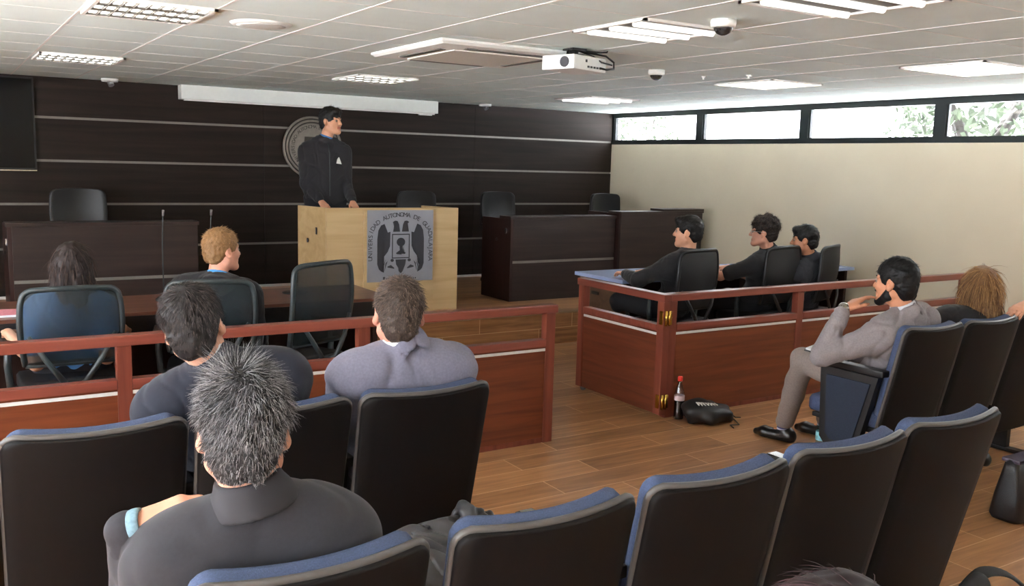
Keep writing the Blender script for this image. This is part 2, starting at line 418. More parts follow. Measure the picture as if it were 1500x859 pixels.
# cassette air conditioner
ax, ay, s_ = 2.86, 5.02, .48
t = thing('air_conditioner', 'square ceiling cassette air conditioner beside the projector', 'air conditioner', (ax, ay, ZC - .03))
k = MB()
prof = [(s_, ZC + .01), (s_, ZC - .012), (s_ - .02, ZC - .026), (s_ - .17, ZC - .034)]
rings = []
for r, z in prof:
    rings.append([(ax + sx * r + 0, ay + sy * r, z) for sx, sy in ((-1, -1), (1, -1), (1, 1), (-1, 1))])
k.loft(rings, True, False, False); k.build('fascia', M_white, t)
k = MB()
for a in range(4):
    R = rotz(a * PI / 2)
    k.box(ax - .27, ax + .27, ay - .385, ay - .345, ZC - .036, ZC - .03, R=R, piv=(ax, ay, ZC))
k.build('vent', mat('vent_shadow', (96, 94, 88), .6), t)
MB().box(ax - .31, ax + .31, ay - .31, ay + .31, ZC - .04, ZC - .02, .006).build('intake_panel', mat('intake', (214, 210, 198), .6, var=.05, vscale=80), t)
# projector
px, py = 3.19, 4.43
t = thing('projector', 'white projector hung from the ceiling with looped black cable', 'projector', (px, py, 2.19))
Rp = rotz(D(18))
MB().box(px - .16, px + .16, py - .115, py + .115, 2.19, 2.272, .014, Rp, (px, py, 2.23)).build('body', M_white, t)
k = MB()
for i in range(6): k.box(px - .03 + i * .03, px - .012 + i * .03, py - .118, py - .113, 2.206, 2.217, 0, Rp, (px, py, 2.23))
k.box(px - .05, px - .035, py - .118, py - .113, 2.235, 2.25, 0, Rp, (px, py, 2.23))
k.build('port', M_black, t)
k = MB().tube([Rp @ np.array([-.158, -.05, 0]) + (px, py, 2.23), Rp @ np.array([-.168, -.05, 0]) + (px, py, 2.23)], .03, 20); k.build('lens', mat('lens_glass', (60, 60, 66), .1, spec=.8), t)
k = MB().box(px - .04, px + .04, py - .04, py + .04, 2.272, 2.29).tube([(px, py, 2.28), (px, py, ZC)], .022, 14).box(px - .05, px + .05, py - .05, py + .05, ZC - .012, ZC)
k.tube([(px - .1, py - .07, 2.27), (px - .09, py - .06, 2.292), (px + .09, py + .06, 2.292), (px + .1, py + .07, 2.27)], .009, 8)
k.build('mount', M_black, t)
k = MB()
k.tube([(px + .02, py, 2.312), (px + .1, py - .03, 2.30), (px + .19, py - .05, 2.29), (px + .235, py - .07, 2.255), (px + .22, py - .09, 2.215), (px + .16, py - .1, 2.205), (px + .1, py - .115, 2.21)], .006, 8)
k.tube([(px + .03, py, 2.31), (px + .09, py - .06, 2.28), (px + .13, py - .09, 2.245), (px + .2, py - .1, 2.235)], .0045, 8)
k.tube([(px + .02, py - .02, 2.31), (px + .12, py - .05, 2.305), (px + .19, py - .06, 2.31), (px + .2, py - .05, ZC)], .0045, 8)
k.build('cable', M_black, t)
# dome cameras
def dome(x, y, r, label):
    t = thing('dome_camera', label, 'security camera', (x, y, ZC - r), 0, 'ceiling dome cameras')
    MB().lathe([(0, .002), (r * 1.0, .002), (r * 1.05, -.012), (r, -.03), (r * .84, -.036), (r * .8, -.03)], (x, y, ZC), 32).build('housing', M_white, t)
    MB().lathe([(r * .8 * math.cos(a), -.03 - r * .72 * math.sin(a)) for a in np.linspace(0, PI / 2 * .99, 9)], (x, y, ZC), 32).build('bubble', mat('smoked_dome', (40, 40, 42), .08, spec=.8), t)
    k = MB().lathe([(r * .81 * math.cos(a), -.031 - r * .74 * math.sin(a)) for a in np.linspace(PI / 2 * .72, PI / 2 * .99, 4)], (x, y, ZC), 32)
    return t
dome(3.06, 3.11, .055, 'larger white ceiling dome camera beside the bright three-tube lights')
dome(4.29, 4.98, .055, 'smaller-looking white dome camera on the ceiling above the projector wall side')
for x, y, lb in ((1.41, 9.2, 'small white detector on ceiling edge near the television'), (5.39, 9.2, 'small white detector on ceiling edge past the screen housing')):
    t = thing('smoke_detector', lb, 'detector', (x, y, ZC - .07), 0, 'small detectors along the back ceiling edge')
    MB().lathe([(0, 0), (.075, 0), (.07, -.025), (.03, -.03)], (x, y, ZC), 24).build('base', M_white, t)
    MB().tube([(x, y, ZC - .025), (x + .01, y - .02, ZC - .06)], .026, 12).build('sensor', mat('sensor_grey', (120, 120, 122), .4), t)
for x, y, lb in ((4.8, 5.05, 'tiny sprinkler stub on ceiling near the small dome camera'), (4.95, 4.75, 'tiny sprinkler stub on ceiling beside the glowing panel light')):
    t = tag(MB().lathe([(0, 0), (.02, 0), (.02, -.006), (.008, -.01), (.008, -.022), (.014, -.026), (0, -.028)], (x, y, ZC), 14).build('sprinkler', M_white), lb, 'sprinkler', 'ceiling sprinklers')

# screen housing, television, cast seal on the back wall
t = thing('projection_screen', 'long white roll-up screen housing under the ceiling on dark wall', 'projection screen', (3.45, 9.35, 2.18))
MB().box(2.06, 4.84, 9.30, YB - .018, 2.185, ZC, .006).build('housing', M_screenw, t)
MB().box(2.09, 4.81, 9.325, 9.35, 2.172, 2.19).build('bottom_bar', M_grid, t)
MB().box(4.62, 4.78, 9.33, 9.36, 2.160, 2.175).build('pull_tab', M_screenw, t)
t = thing('television', 'black flat television on the dark wall, cut by the picture edge', 'television', (.2, 9.4, 1.47))
MB().box(-.66, .80, 9.385, 9.43, 1.475, 2.30, .006).build('bezel', M_black, t)
MB().box(-.645, .785, 9.380, 9.386, 1.495, 2.285).build('screen', M_tv, t)
MB().box(-.66, .80, 9.378, 9.387, 1.468, 1.478).build('bottom_trim', M_chrome, t)
MB().box(-.2, .3, 9.42, YB - .015, 1.7, 2.1).build('wall_bracket', M_black, t)

def text_mesh(txt, size, thick=.002):
    cu = bpy.data.curves.new('txt', 'FONT'); cu.body = txt; cu.size = size; cu.extrude = thick; cu.align_x = 'CENTER'
    o = bpy.data.objects.new('txt', cu); COL.objects.link(o)
    dg = bpy.context.evaluated_depsgraph_get()
    me = bpy.data.meshes.new_from_object(o.evaluated_get(dg))
    V = np.array([v.co[:] for v in me.vertices]) if len(me.vertices) else np.zeros((0, 3)); F = [tuple(p.vertices) for p in me.polygons]
    bpy.data.objects.remove(o); bpy.data.meshes.remove(me); bpy.data.curves.remove(cu)
    return V, F
ex, ez, er = 3.42, 1.765, .325
t = thing('wall_seal', 'round cast grey seal on the dark wall behind the standing speaker', 'wall emblem', (ex, YB - .018, ez - er))
RY = rotx(PI / 2)   # lathe axis to -y
def seal_ring(prof, name, m): MB().lathe(prof, (ex, YB - .018, ez), 64, RY).build(name, m, t)
seal_ring([(er - .022, 0), (er - .022, .02), (er - .012, .026), (er, .02), (er, 0)], 'outer_ring', M_emb)
seal_ring([(0, 0), (0, .006), (er - .022, .006), (er - .022, 0)], 'backing', M_embd)
seal_ring([(er - .058, .004), (er - .058, .016), (er - .046, .020), (er - .036, .016), (er - .036, .004)], 'inner_ring', M_emb)
seal_ring([(0, .004), (0, .014), (er - .085, .014), (er - .072, .010), (er - .072, .004)], 'disc', M_emb)
k = MB(); word = 'UNIVERSIDAD AUTONOMA DE GUADALAJARA '
for i, ch in enumerate(word):
    Vt, Ft = text_mesh(ch, .05)
    if len(Vt) == 0: continue
    a = PI * 1.25 - i * (1.5 * PI / len(word)); R = a - PI / 2
    P = [(ex + (er - .125) * math.cos(a) + math.cos(R) * v[0] - math.sin(R) * v[1], YB - .018 - .016 - v[2], ez + (er - .125) * math.sin(a) + math.sin(R) * v[0] + math.cos(R) * v[1]) for v in Vt]
    k.add(P, Ft)
k.build('lettering', M_embd, t)
k = MB()
shield = [(-.09, .11), (.09, .11), (.1, -.02), (.05, -.1), (0, -.13), (-.05, -.1), (-.1, -.02)]
k.prism(shield, lambda u, v, q: (ex + u, YB - .032 - q, ez + v), 0, .008); k.build('shield', M_embd, t)

# ------------------------------------------------------------------ judges' benches on the dais
def bench(x0, x1, y0, y1, top, label, left_side=True, latch=True):
    t = thing('judges_bench', label, 'bench desk', ((x0 + x1) / 2, (y0 + y1) / 2, ZD), 0, 'dark benches on the dais')
    zs_ = ZD + (.39 if top < 1.2 else .39)
    MB().box(x0 + .03, x1 - .0, y0, y0 + .035, ZD, zs_ - .012, .003).box(x0 + .03, x1, y0, y0 + .035, zs_ + .012, top - .028, .003).build('front_panel', M_bench, t)
    MB().box(x0 + .03, x1, y0 + .004, y0 + .03, zs_ - .012, zs_ + .012).build('metal_strip', M_wstrip, t)
    MB().box(x0, x0 + .03, y0, y1, ZD, top - .028, .003).build('side_panel', M_bench2, t)
    MB().box(x1 - .03, x1, y0 + .035, y1, ZD, top - .028, .003).build('side_panel', M_bench2, t)
    MB().box(x0 - .01, x1 + .01, y0 - .012, y0 + .2, top - .028, top, .004).build('ledge', M_bench, t)
    MB().box(x0 + .03, x1 - .03, y0 + .035, y1, top - .33, top - .30, .003).build('worktop', M_bench, t)
    if latch:
        MB().box(x0 - .008, x0 + .001, y0 + .07, y0 + .1, top - .17, top - .12, .002).build('latch', M_chrome, t)
        MB().lathe([(0, 0), (.014, 0), (.014, .006), (0, .006)], (x0 - .006, y0 + .26, top - .24), 14, roty(PI / 2)).build('grommet', M_black, t)
    return t
bench(.43, 1.775, 7.55, 8.1, 1.125, 'dark wenge bench desk on the dais, behind the seated woman')
bench(4.745, 6.04, 7.55, 8.1, 1.14, 'dark wenge bench desk on the dais between podium and cream wall')
t = thing('corner_bench', 'taller plain dark bench section in the corner against cream wall', 'bench desk', (6.6, 7.7, ZD), 0, 'dark benches on the dais')
MB().box(6.05, 7.2, 7.47, 7.505, ZD, 1.165, .003).build('front_panel', M_bench, t)
MB().box(7.17, 7.2, 7.505, 8.05, ZD, 1.165, .003).build('side_panel', M_bench2, t)
MB().box(6.05, 6.08, 7.505, 8.05, ZD, 1.165, .003).build('side_panel', M_bench2, t)
MB().box(6.04, 7.21, 7.46, 7.68, 1.165, 1.185, .004).build('ledge', M_bench, t)
MB().box(6.62, 7.21, 7.46, 7.68, 1.185, 1.21, .004).build('raised_ledge', M_bench, t)

# ------------------------------------------------------------------ podium
t = thing('podium', 'pale maple podium on the dais with grey crest plate on its front', 'podium', (3.4, 7.6, ZD))
FL, FR, BL, BR = (2.81, 7.42), (4.06, 7.375), (2.715, 7.87), (3.93, 7.82)
zt = 1.235
def wallpanel(p, q, th, z0, z1, inward):
    p = np.array(p); q = np.array(q); dv = (q - p) / np.linalg.norm(q - p); n = np.array([-dv[1], dv[0]]) * inward * th
    a = [p, q, q + n, p + n]
    k = MB(); k.loft([[(x, y, z0) for x, y in a], [(x, y, z1) for x, y in a]], True, True, False); return k
wallpanel(FL, FR, .035, ZD, zt, 1).build('front_panel', M_maple, t)
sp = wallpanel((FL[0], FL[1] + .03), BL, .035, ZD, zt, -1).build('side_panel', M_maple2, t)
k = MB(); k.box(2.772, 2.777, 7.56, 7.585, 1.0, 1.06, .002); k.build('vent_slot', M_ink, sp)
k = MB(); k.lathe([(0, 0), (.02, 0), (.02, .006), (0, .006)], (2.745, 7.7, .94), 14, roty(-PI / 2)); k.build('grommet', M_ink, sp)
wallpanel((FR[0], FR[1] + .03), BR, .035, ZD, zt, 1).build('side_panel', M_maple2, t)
k = MB(); a = [(2.83, 7.455), (4.0, 7.41), (3.9, 7.84), (2.76, 7.88)]
k.loft([[(x, y, 1.19) for x, y in a], [(x, y, 1.213) for x, y in a]], True, True, False); k.build('desktop', M_maple, t)
# raised centre board and crest plate
def onfront(u, v, q):
    """u across from the left of the plate (m), v up, q out of the front"""
    dx, dy = FR[0] - FL[0], FR[1] - FL[1]; L_ = math.hypot(dx, dy); ux, uy = dx / L_, dy / L_
    return (FL[0] + ux * u + uy * q, FL[1] + uy * u - ux * q, v)
k = MB(); k.prism([(.33, ZD), (1.0, ZD), (1.0, zt - .012), (.33, zt - .012)], onfront, 0, .02); k.build('centre_board', M_maple, t)
u0, u1, v0, v1 = .358, .985, .585, 1.218
plate = MB().prism([(u0, v0), (u1, v0), (u1, v1), (u0, v1)], onfront, .02, .032).build('crest_plate', M_grey, t)
k = MB(); uc = (u0 + u1) / 2; S = (u1 - u0)
def on(poly, k=k, q0=.032, q1=.0345): k.prism([(uc + x * S, v0 + y * (v1 - v0)) for x, y in poly], onfront, q0, q1)
def mir(poly): return [(-x, y) for x, y in poly][::-1]
wing = [(-.16, .70), (-.20, .69), (-.25, .81), (-.30, .79), (-.34, .72), (-.355, .6), (-.355, .25), (-.33, .18), (-.30, .15), (-.255, .13), (-.29, .19), (-.295, .26), (-.25, .36), (-.2, .42), (-.165, .5)]
head = [(-.015, .70), (-.03, .80), (-.055, .85), (-.09, .855), (-.125, .835), (-.10, .82), (-.085, .80), (-.095, .74), (-.12, .70)]
for P in (wing, head): on(P); on(mir(P))
for i in range(3):
    f_ = [(-.26 + i * .03, .33 - i * .02), (-.27 + i * .02, .26), (-.315 + i * .035, .19 - i * .02), (-.28 + i * .03, .24)]
    on(f_); on(mir(f_))
sh = [(-.135, .67), (.135, .67), (.135, .655), (-.135, .655)]; on(sh)
on([(-.135, .655), (-.122, .655), (-.122, .34), (-.135, .34)]); on([(.122, .655), (.135, .655), (.135, .34), (.122, .34)])
on([(-.135, .34), (.135, .34), (.135, .326), (-.135, .326)])
on([(.065 * math.cos(a), .555 + .06 * math.sin(a)) for a in np.linspace(0, 2 * PI, 14, endpoint=False)])
on([(-.02, .51), (.02, .51), (.016, .44), (.075, .40), (.06, .385), (.015, .415), (.012, .38), (-.012, .38), (-.015, .415), (-.06, .385), (-.075, .40), (-.016, .44)])
on([(-.08, .31), (.08, .31), (.07, .24), (.035, .19), (.03, .145), (0, .115), (-.03, .145), (-.035, .19), (-.07, .24)])
for sx in (-1, 1):
    on([(sx * .13 + .025 * math.cos(a), .30 + .022 * math.sin(a)) for a in np.linspace(0, 2 * PI, 10, endpoint=False)])
    c_ = [(.2, .20), (.1, .18), (.1, .195), (.15, .235), (.2, .215)]; on(c_ if sx > 0 else mir(c_))
k.build('crest', M_ink, plate)
k = MB()
word = 'UNIVERSIDAD AUTONOMA DE GUADALAJARA'
# path: up the left edge, arch over the top, down the right edge
path = [(-.43, .30), (-.43, .42), (-.43, .54), (-.425, .64)] + [(.43 * math.cos(a), .62 + .29 * math.sin(a)) for a in np.linspace(PI * .93, PI * .07, 24)] + [(.425, .64), (.43, .54), (.43, .42), (.43, .28)]
path = np.array(path); seg = np.linalg.norm(np.diff(path, axis=0), axis=1); cum = np.concatenate([[0], np.cumsum(seg)])
for i, ch in enumerate(word):
    Vt, Ft = text_mesh(ch, .056, .001)
    if len(Vt) == 0: k.build('lettering', M_ink, plate); k = MB(); continue
    q = cum[-1] * (i + .5) / len(word); j = min(np.searchsorted(cum, q) - 1, len(seg) - 1); f_ = (q - cum[j]) / seg[j]
    P0 = path[j] * (1 - f_) + path[j + 1] * f_; tg = path[j + 1] - path[j]; a = math.atan2(tg[1], tg[0])
    P = [onfront(uc + P0[0] * S + math.cos(a) * v[0] - math.sin(a) * v[1], v0 + P0[1] * (v1 - v0) + math.sin(a) * v[0] + math.cos(a) * v[1], .034 + v[2]) for v in Vt]
    k.add(P, Ft)
k.build('lettering', M_ink, plate); k = MB()
x = -.27                                        # the motto line: too blurred in the photograph to read, kept as pen-like strokes
for i, wdt in enumerate((.03, .012, .02, .016, .02, .012, .018, .0, .016, .02, .014, .02, .016, .02, .012, .018)):
    if wdt: on([(x, .03), (x + wdt, .03), (x + wdt + .004, .05 + (.02 if i in (0, 8) else 0)), (x + .004, .05 + (.02 if i in (0, 8) else 0))], k)
    x += wdt + .016
k.build('motto_lettering', M_ink, plate)

# ------------------------------------------------------------------ barriers
zt, zr0, zr1, zst = .835, .585, .63, .567
def barrier_x(x0, x1, y, posts, label, name, th=.05):
    t = thing(name, label, 'barrier', ((x0 + x1) / 2, y, 0), 0, 'mahogany courtroom barriers')
    MB().box(x0, x1, y - .035, y + .035, zt - .05, zt, .008).build('top_rail', M_redv, t)
    pp = [x0] + posts + [x1]
    for p in posts: MB().box(p - .032, p + .032, y - .027, y + .027, .0, zt - .05, .004).build('post', M_redp, t)
    for a, b in zip(pp, pp[1:]):
        a2 = a + (.032 if a in posts else 0); b2 = b - (.032 if b in posts else 0)
        if b2 - a2 < .05: continue
        MB().box(a2, b2, y - .03, y + .03, zr0, zr1, .005).build('lower_rail', M_redv, t)
        MB().box(a2, b2, y - .022, y + .022, zst - .008, zst + .008).build('metal_strip', M_strip, t)
        MB().box(a2, b2, y - .018, y + .018, .03, zst - .008).box(a2, b2, y - .018, y + .018, zst + .008, zr0).build('panel', M_red, t)
        MB().box(a2, b2, y - .02, y + .02, 0, .03).build('plinth', M_redp, t)
    return t
barrier_x(-1.69, 3.085, 4.39, [-1.64, -.48, .69, 1.86, 3.04], 'long mahogany barrier behind the seated woman and blond boy', 'courtroom_barrier')
barrier_x(4.035, 7.40, 4.467, [4.07, 5.30, 6.42, 7.36], 'mahogany barrier in front of the three students, meeting the cream wall', 'courtroom_barrier')
# hinged side gate of the students' pen
t = thing('barrier_gate', 'short hinged mahogany gate with brass hinges at barrier corner', 'gate', (4.0, 4.9, 0), 0, 'mahogany courtroom barriers')
gx_, g0, g1 = 4.0, 4.425, 5.36
MB().box(gx_ - .035, gx_ + .035, g0 - .01, g1 + .01, zt - .05, zt, .008).build('top_rail', wood('mahogany_rail_y', (100, 48, 38), (126, 66, 54), 'Y', .33, 2.5, .12), t)
for p in (g0 + .032, g1 - .032): MB().box(gx_ - .027, gx_ + .027, p - .032, p + .032, .03, zt - .05, .004).build('post', M_redp, t)
MB().box(gx_ - .03, gx_ + .03, g0 + .064, g1 - .064, zr0, zr1, .005).build('lower_rail', M_redv, t)
MB().box(gx_ - .022, gx_ + .022, g0 + .064, g1 - .064, zst - .008, zst + .008).build('metal_strip', M_strip, t)
MB().box(gx_ - .018, gx_ + .018, g0 + .064, g1 - .064, .03, zst - .008).box(gx_ - .018, gx_ + .018, g0 + .064, g1 - .064, zst + .008, zr0).build('panel', wood('mahogany_panel_y', (92, 44, 28), (118, 62, 40), 'Y', .38, 2.5, .08), t)
for z in (.68, .12):
    hb = MB()
    hb.box(3.966, 3.975, 4.43, 4.46, z - .045, z + .045, .001).box(4.005, 4.04, 4.418, 4.428, z - .045, z + .045, .001)
    hb.tube([(3.985, 4.414, z - .05), (3.985, 4.414, z + .05)], .008, 12).tube([(4.012, 4.412, z - .05), (4.012, 4.412, z + .05)], .008, 12)
    hb.build('hinge', M_gold, t)
MB().tube([(3.99, 5.3, .028), (4.01, 5.3, .028)], .027, 16).box(3.985, 4.015, 5.28, 5.32, .025, .06).build('caster', mat('caster_grey', (92, 96, 100), .4), t)

# ------------------------------------------------------------------ counsel tables
t = thing('counsel_table', 'long brown table with dark front before the woman and blond boy', 'table', (1.0, 5.87, 0), 0, 'counsel tables')
MB().box(-.75, 2.56, 5.53, 6.22, .715, .745, .004).build('tabletop', M_table, t)
MB().box(-.75, 2.56, 5.525, 5.535, .70, .725).build('edge_strip', M_black, t)
MB().box(-.70, 2.50, 6.12, 6.15, .12, .715).build('modesty_panel', M_bench2, t)
for x in (-.68, .9, 2.45): MB().box(x, x + .04, 5.62, 6.15, 0, .715, .003).build('side_panel', M_bench2, t)
MB().box(-.66, 2.45, 5.60, 5.64, .60, .715).build('cable_tray', M_black, t)
t = thing('counsel_table', 'dark glossy table where the three students sit inside the pen', 'table', (6, 5.85, 0), 0, 'counsel tables')
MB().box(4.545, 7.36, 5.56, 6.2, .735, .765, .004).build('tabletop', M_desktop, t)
ds = MB().box(4.58, 4.62, 5.6, 6.17, 0, .735, .003).build('side_panel', M_deskside, t)
MB().box(4.568, 4.58, 5.9, 5.99, .60, .625, .003).build('handle_slot', M_black, ds)
MB().box(4.574, 4.582, 5.6, 6.17, .415, .435).build('metal_strip', M_strip, ds)
MB().box(4.62, 7.3, 6.12, 6.15, .1, .735).build('modesty_panel', M_bench2, t)
for x in (5.9, 7.3): MB().box(x, x + .035, 5.62, 6.12, 0, .735, .003).build('side_panel', M_bench2, t)
# things on the first table
def goose(x, y, z, h, label):
    t = thing('gooseneck_microphone', label, 'microphone', (x, y, z), 0, 'gooseneck microphones')
    MB().lathe([(0, 0), (.05, 0), (.05, .012), (.035, .025), (0, .028)], (x, y, z), 20).build('base', M_black, t)
    MB().tube([(x, y, z + .02), (x, y, z + h * .6), (x + .003, y - .01, z + h * .85), (x + .003, y - .02, z + h - .03)], .0035, 8).build('gooseneck', M_ochair, t)
    MB().tube([(x + .003, y - .02, z + h - .035), (x + .003, y - .03, z + h)], [.006, .008], 10).build('capsule', mat('mic_grey', (110, 104, 100), .5), t)
goose(1.18, 5.93, .745, .565, 'thin gooseneck microphone on the brown table, beside the seated woman')
goose(1.475, 5.95, .745, .565, 'thin gooseneck microphone rising behind the blond boy')
t = thing('cable_grommet', 'black oval cable outlet on the brown table behind the empty chair', 'cable outlet', (2.03, 5.95, .745))
MB().lathe([(0, 0), (.085, 0), (.085, .008), (.06, .014), (0, .014)], (2.03, 5.95, .745), 28).build('flap', M_black, t)
MB().box(1.99, 2.07, 5.94, 5.96, .759, .763).build('slot', M_ochair, t)
t = thing('booklet', 'pink and white booklet lying on the brown table at picture edge', 'booklet', (.27, 5.72, .745))
MB().box(.1, .36, 5.62, 5.82, .745, .757, .002).build('pages', M_paper, t)
MB().box(.098, .362, 5.618, 5.822, .757, .760, .001).box(.12, .3, 5.66, 5.68, .760, .7605).build('cover', M_pink, t)

# ------------------------------------------------------------------ auditorium seats
SW = .236
def seat_surface(w, z0, z1, y0, y1, rc, curve, dz=0.0, bulge=0.0):
    """rounded-corner seat back: u across, v up; d pushes along the normal (towards the sitter)"""
    nrm = np.array([0, math.cos(math.atan2(y0 - y1, z1 - z0)), math.sin(math.atan2(y0 - y1, z1 - z0))])
    def fn(u, v, d):
        z = z0 + (z1 - z0) * v
        hw = w * (1 - .05 * (1 - v))
        top = z1 - z; bot = z - z0
        if top < rc: hw -= rc - math.sqrt(max(0, rc * rc - (rc - top) ** 2))
        if bot < rc: hw -= rc - math.sqrt(max(0, rc * rc - (rc - bot) ** 2))
        x = (2 * u - 1) * hw
        y = y0 + (y1 - y0) * v + curve * (x / w) ** 2 * (.35 + .65 * v)
        b = bulge * (1 - (2 * u - 1) ** 2) * math.sin(PI * min(1, max(0, v)))
        return (x, y + nrm[1] * (d + b), z + nrm[2] * (d + b) + dz * (x / w) ** 2 * v)
    return fn
# denser rows near the rounded corners
def ease(v): return .5 - .5 * math.cos(PI * v)
def eased(fn): return lambda u, v, d: fn(u, ease(v), d)

def make_seat(folded, label, name='auditorium_seat'):
    t = thing(name, label, 'auditorium seat', (0, 0, 0), 0, 'rows of auditorium seats')
    k = MB(); fn = eased(seat_surface(SW, .20, .895, .165, -.02, .04, .035, .012))
    k.slab(fn, 15, 29, .03, .5); k.build('back_shell', M_shell, t, True)
    # tube along the shell rim, grey for the light the black edge catches
    k = MB(); fe = seat_surface(SW - .002, .20, .896, .165, -.02, .04, .035, .012)
    pts = []
    for v in np.linspace(.25, .925, 14): pts.append(fe(0, v, .006))
    for v in np.linspace(.93, .999, 7): pts.append(fe(0, v, .006))
    for u in np.linspace(.04, .96, 17): pts.append(fe(u, .9995, .006))
    for v in np.linspace(.999, .93, 7): pts.append(fe(1, v, .006))
    for v in np.linspace(.925, .25, 14): pts.append(fe(1, v, .006))
    k.tube(pts, .0095, 8); k.build('shell_edge_highlight', M_edgelight, t, True)
    k = MB(); fc = eased(seat_surface(SW - .014, .40, .890, .115, -.022, .04, .035, .014, .010))
    k.slab(lambda u, v, d: fc(u, v, d + .042), 15, 25, .042, .6); k.build('back_cushion', M_blue, t, True)
    k = MB()
    if folded:
        f = lambda u, v, d: ((2 * u - 1) * (SW - .02) * (1 - .1 * (2 * abs(v - .5)) ** 6), .215 + .02 * v + d, .40 + .30 * v)
    else:
        f = lambda u, v, d: ((2 * u - 1) * (SW - .018) * (1 - .1 * (2 * abs(v - .5)) ** 6), .13 + .46 * v, .405 + .02 * v + d - .02 * (v ** 4) + .012 * (1 - (2 * u - 1) ** 2))
    k.slab(f, 13, 13, .085, .8); s = k.build('seat_cushion', M_blue, t, True)
    k = MB()
    if folded: k.box(-SW + .03, SW - .03, .265, .285, .42, .68, .01)
    else: k.box(-SW + .03, SW - .03, .16, .56, .335, .362, .01)
    k.build('seat_pan', M_black, s, True)
    return t
def arm_parts(t, x, panel=False):
    """armrest standard at local x"""
    k = MB(); k.box(x - .03, x + .03, .10, .53, .646, .680, .01); a = k.build('armrest', M_black, t, True)
    MB().box(x - .022, x + .022, .45, .52, .679, .684, .002).build('arm_plate', M_chrome, a, True)
    k = MB(); po = [(.13, .64), (.48, .64), (.46, .26), (.42, .22), (.28, .22), (.22, .28)]
    k.prism(po, lambda u, v, q: (x + q, u, v), -.02, .02); k.build('side_panel', M_black, t, True)
    if panel:
        k = MB(); pi = [(.17, .60), (.435, .60), (.42, .29), (.39, .26), (.295, .26), (.25, .30)]
        k.prism(pi, lambda u, v, q: (x + q, u, v), -.027, -.02); k.build('panel_fabric', M_bluedk, t, True)
    k = MB(); k.box(x - .02, x + .02, .28, .40, .02, .23, .004).box(x - .03, x + .03, .16, .48, 0, .022, .006); k.build('floor_foot', M_black, t, True)

seat_open = make_seat(False, 'black-backed auditorium seat holding the man in grey-blue suit'); arm_parts(seat_open, -.2525)
seat_fold = make_seat(True, 'empty folded auditorium seat, black back, largest at the picture side by the maroon door'); arm_parts(seat_fold, -.2525)
seat_end = make_seat(False, 'end seat with navy side panel under the bearded man in grey suit'); arm_parts(seat_end, -.24, True)
yf = 2.62; yn = 1.53
R_ = 'rows of auditorium seats'
seat_open.location = (1.35, yf, 0)
seat_fold.location = (.3435, yf, 0); seat_fold['label'] = 'empty seat, wide black back, beside the navy-suited man, toward the television side'
seat_end.location = (4.19, 2.65, 0)
dup(seat_open, (.845, yf, 0), 0, 'seat under the navy-suited man, black back half hidden by grey-haired head', R_)
dup(seat_fold, (-.16, yf, 0), 0, 'seat back barely showing at the picture edge before the long barrier', R_)
sB = dup(seat_open, (4.695, 2.65, 0), 0, 'seat holding the blonde woman, second from the navy end panel', R_)
sC = dup(seat_open, (5.2, 2.65, 0), 0, 'empty seat at the picture edge next to the blonde woman', R_)
sD = dup(seat_open, (5.71, 2.65, 0), 0, 'seat of the white-shirted person, past the picture edge', R_)
dup(seat_open, (.565, yn, 0), 0, 'seat with blue top under the grey-haired man in dark polo', R_)
seatN2 = dup(seat_open, (1.095, yn, 0), 0, 'near-row seat with crumpled grey jacket in front of it', R_)
dup(seat_fold, (1.62, yn + .01, 0), 0, 'third near-row seat, blue-topped, above the plain wooden floor', R_)
dup(seat_fold, (2.145, yn + .03, 0), 0, 'fourth near-row seat, behind the teal-capped water bottle', R_)
seatN5 = dup(seat_fold, (2.665, yn + .05, 0), 0, 'last near-row seat, beside the black handbag and open floor', R_)

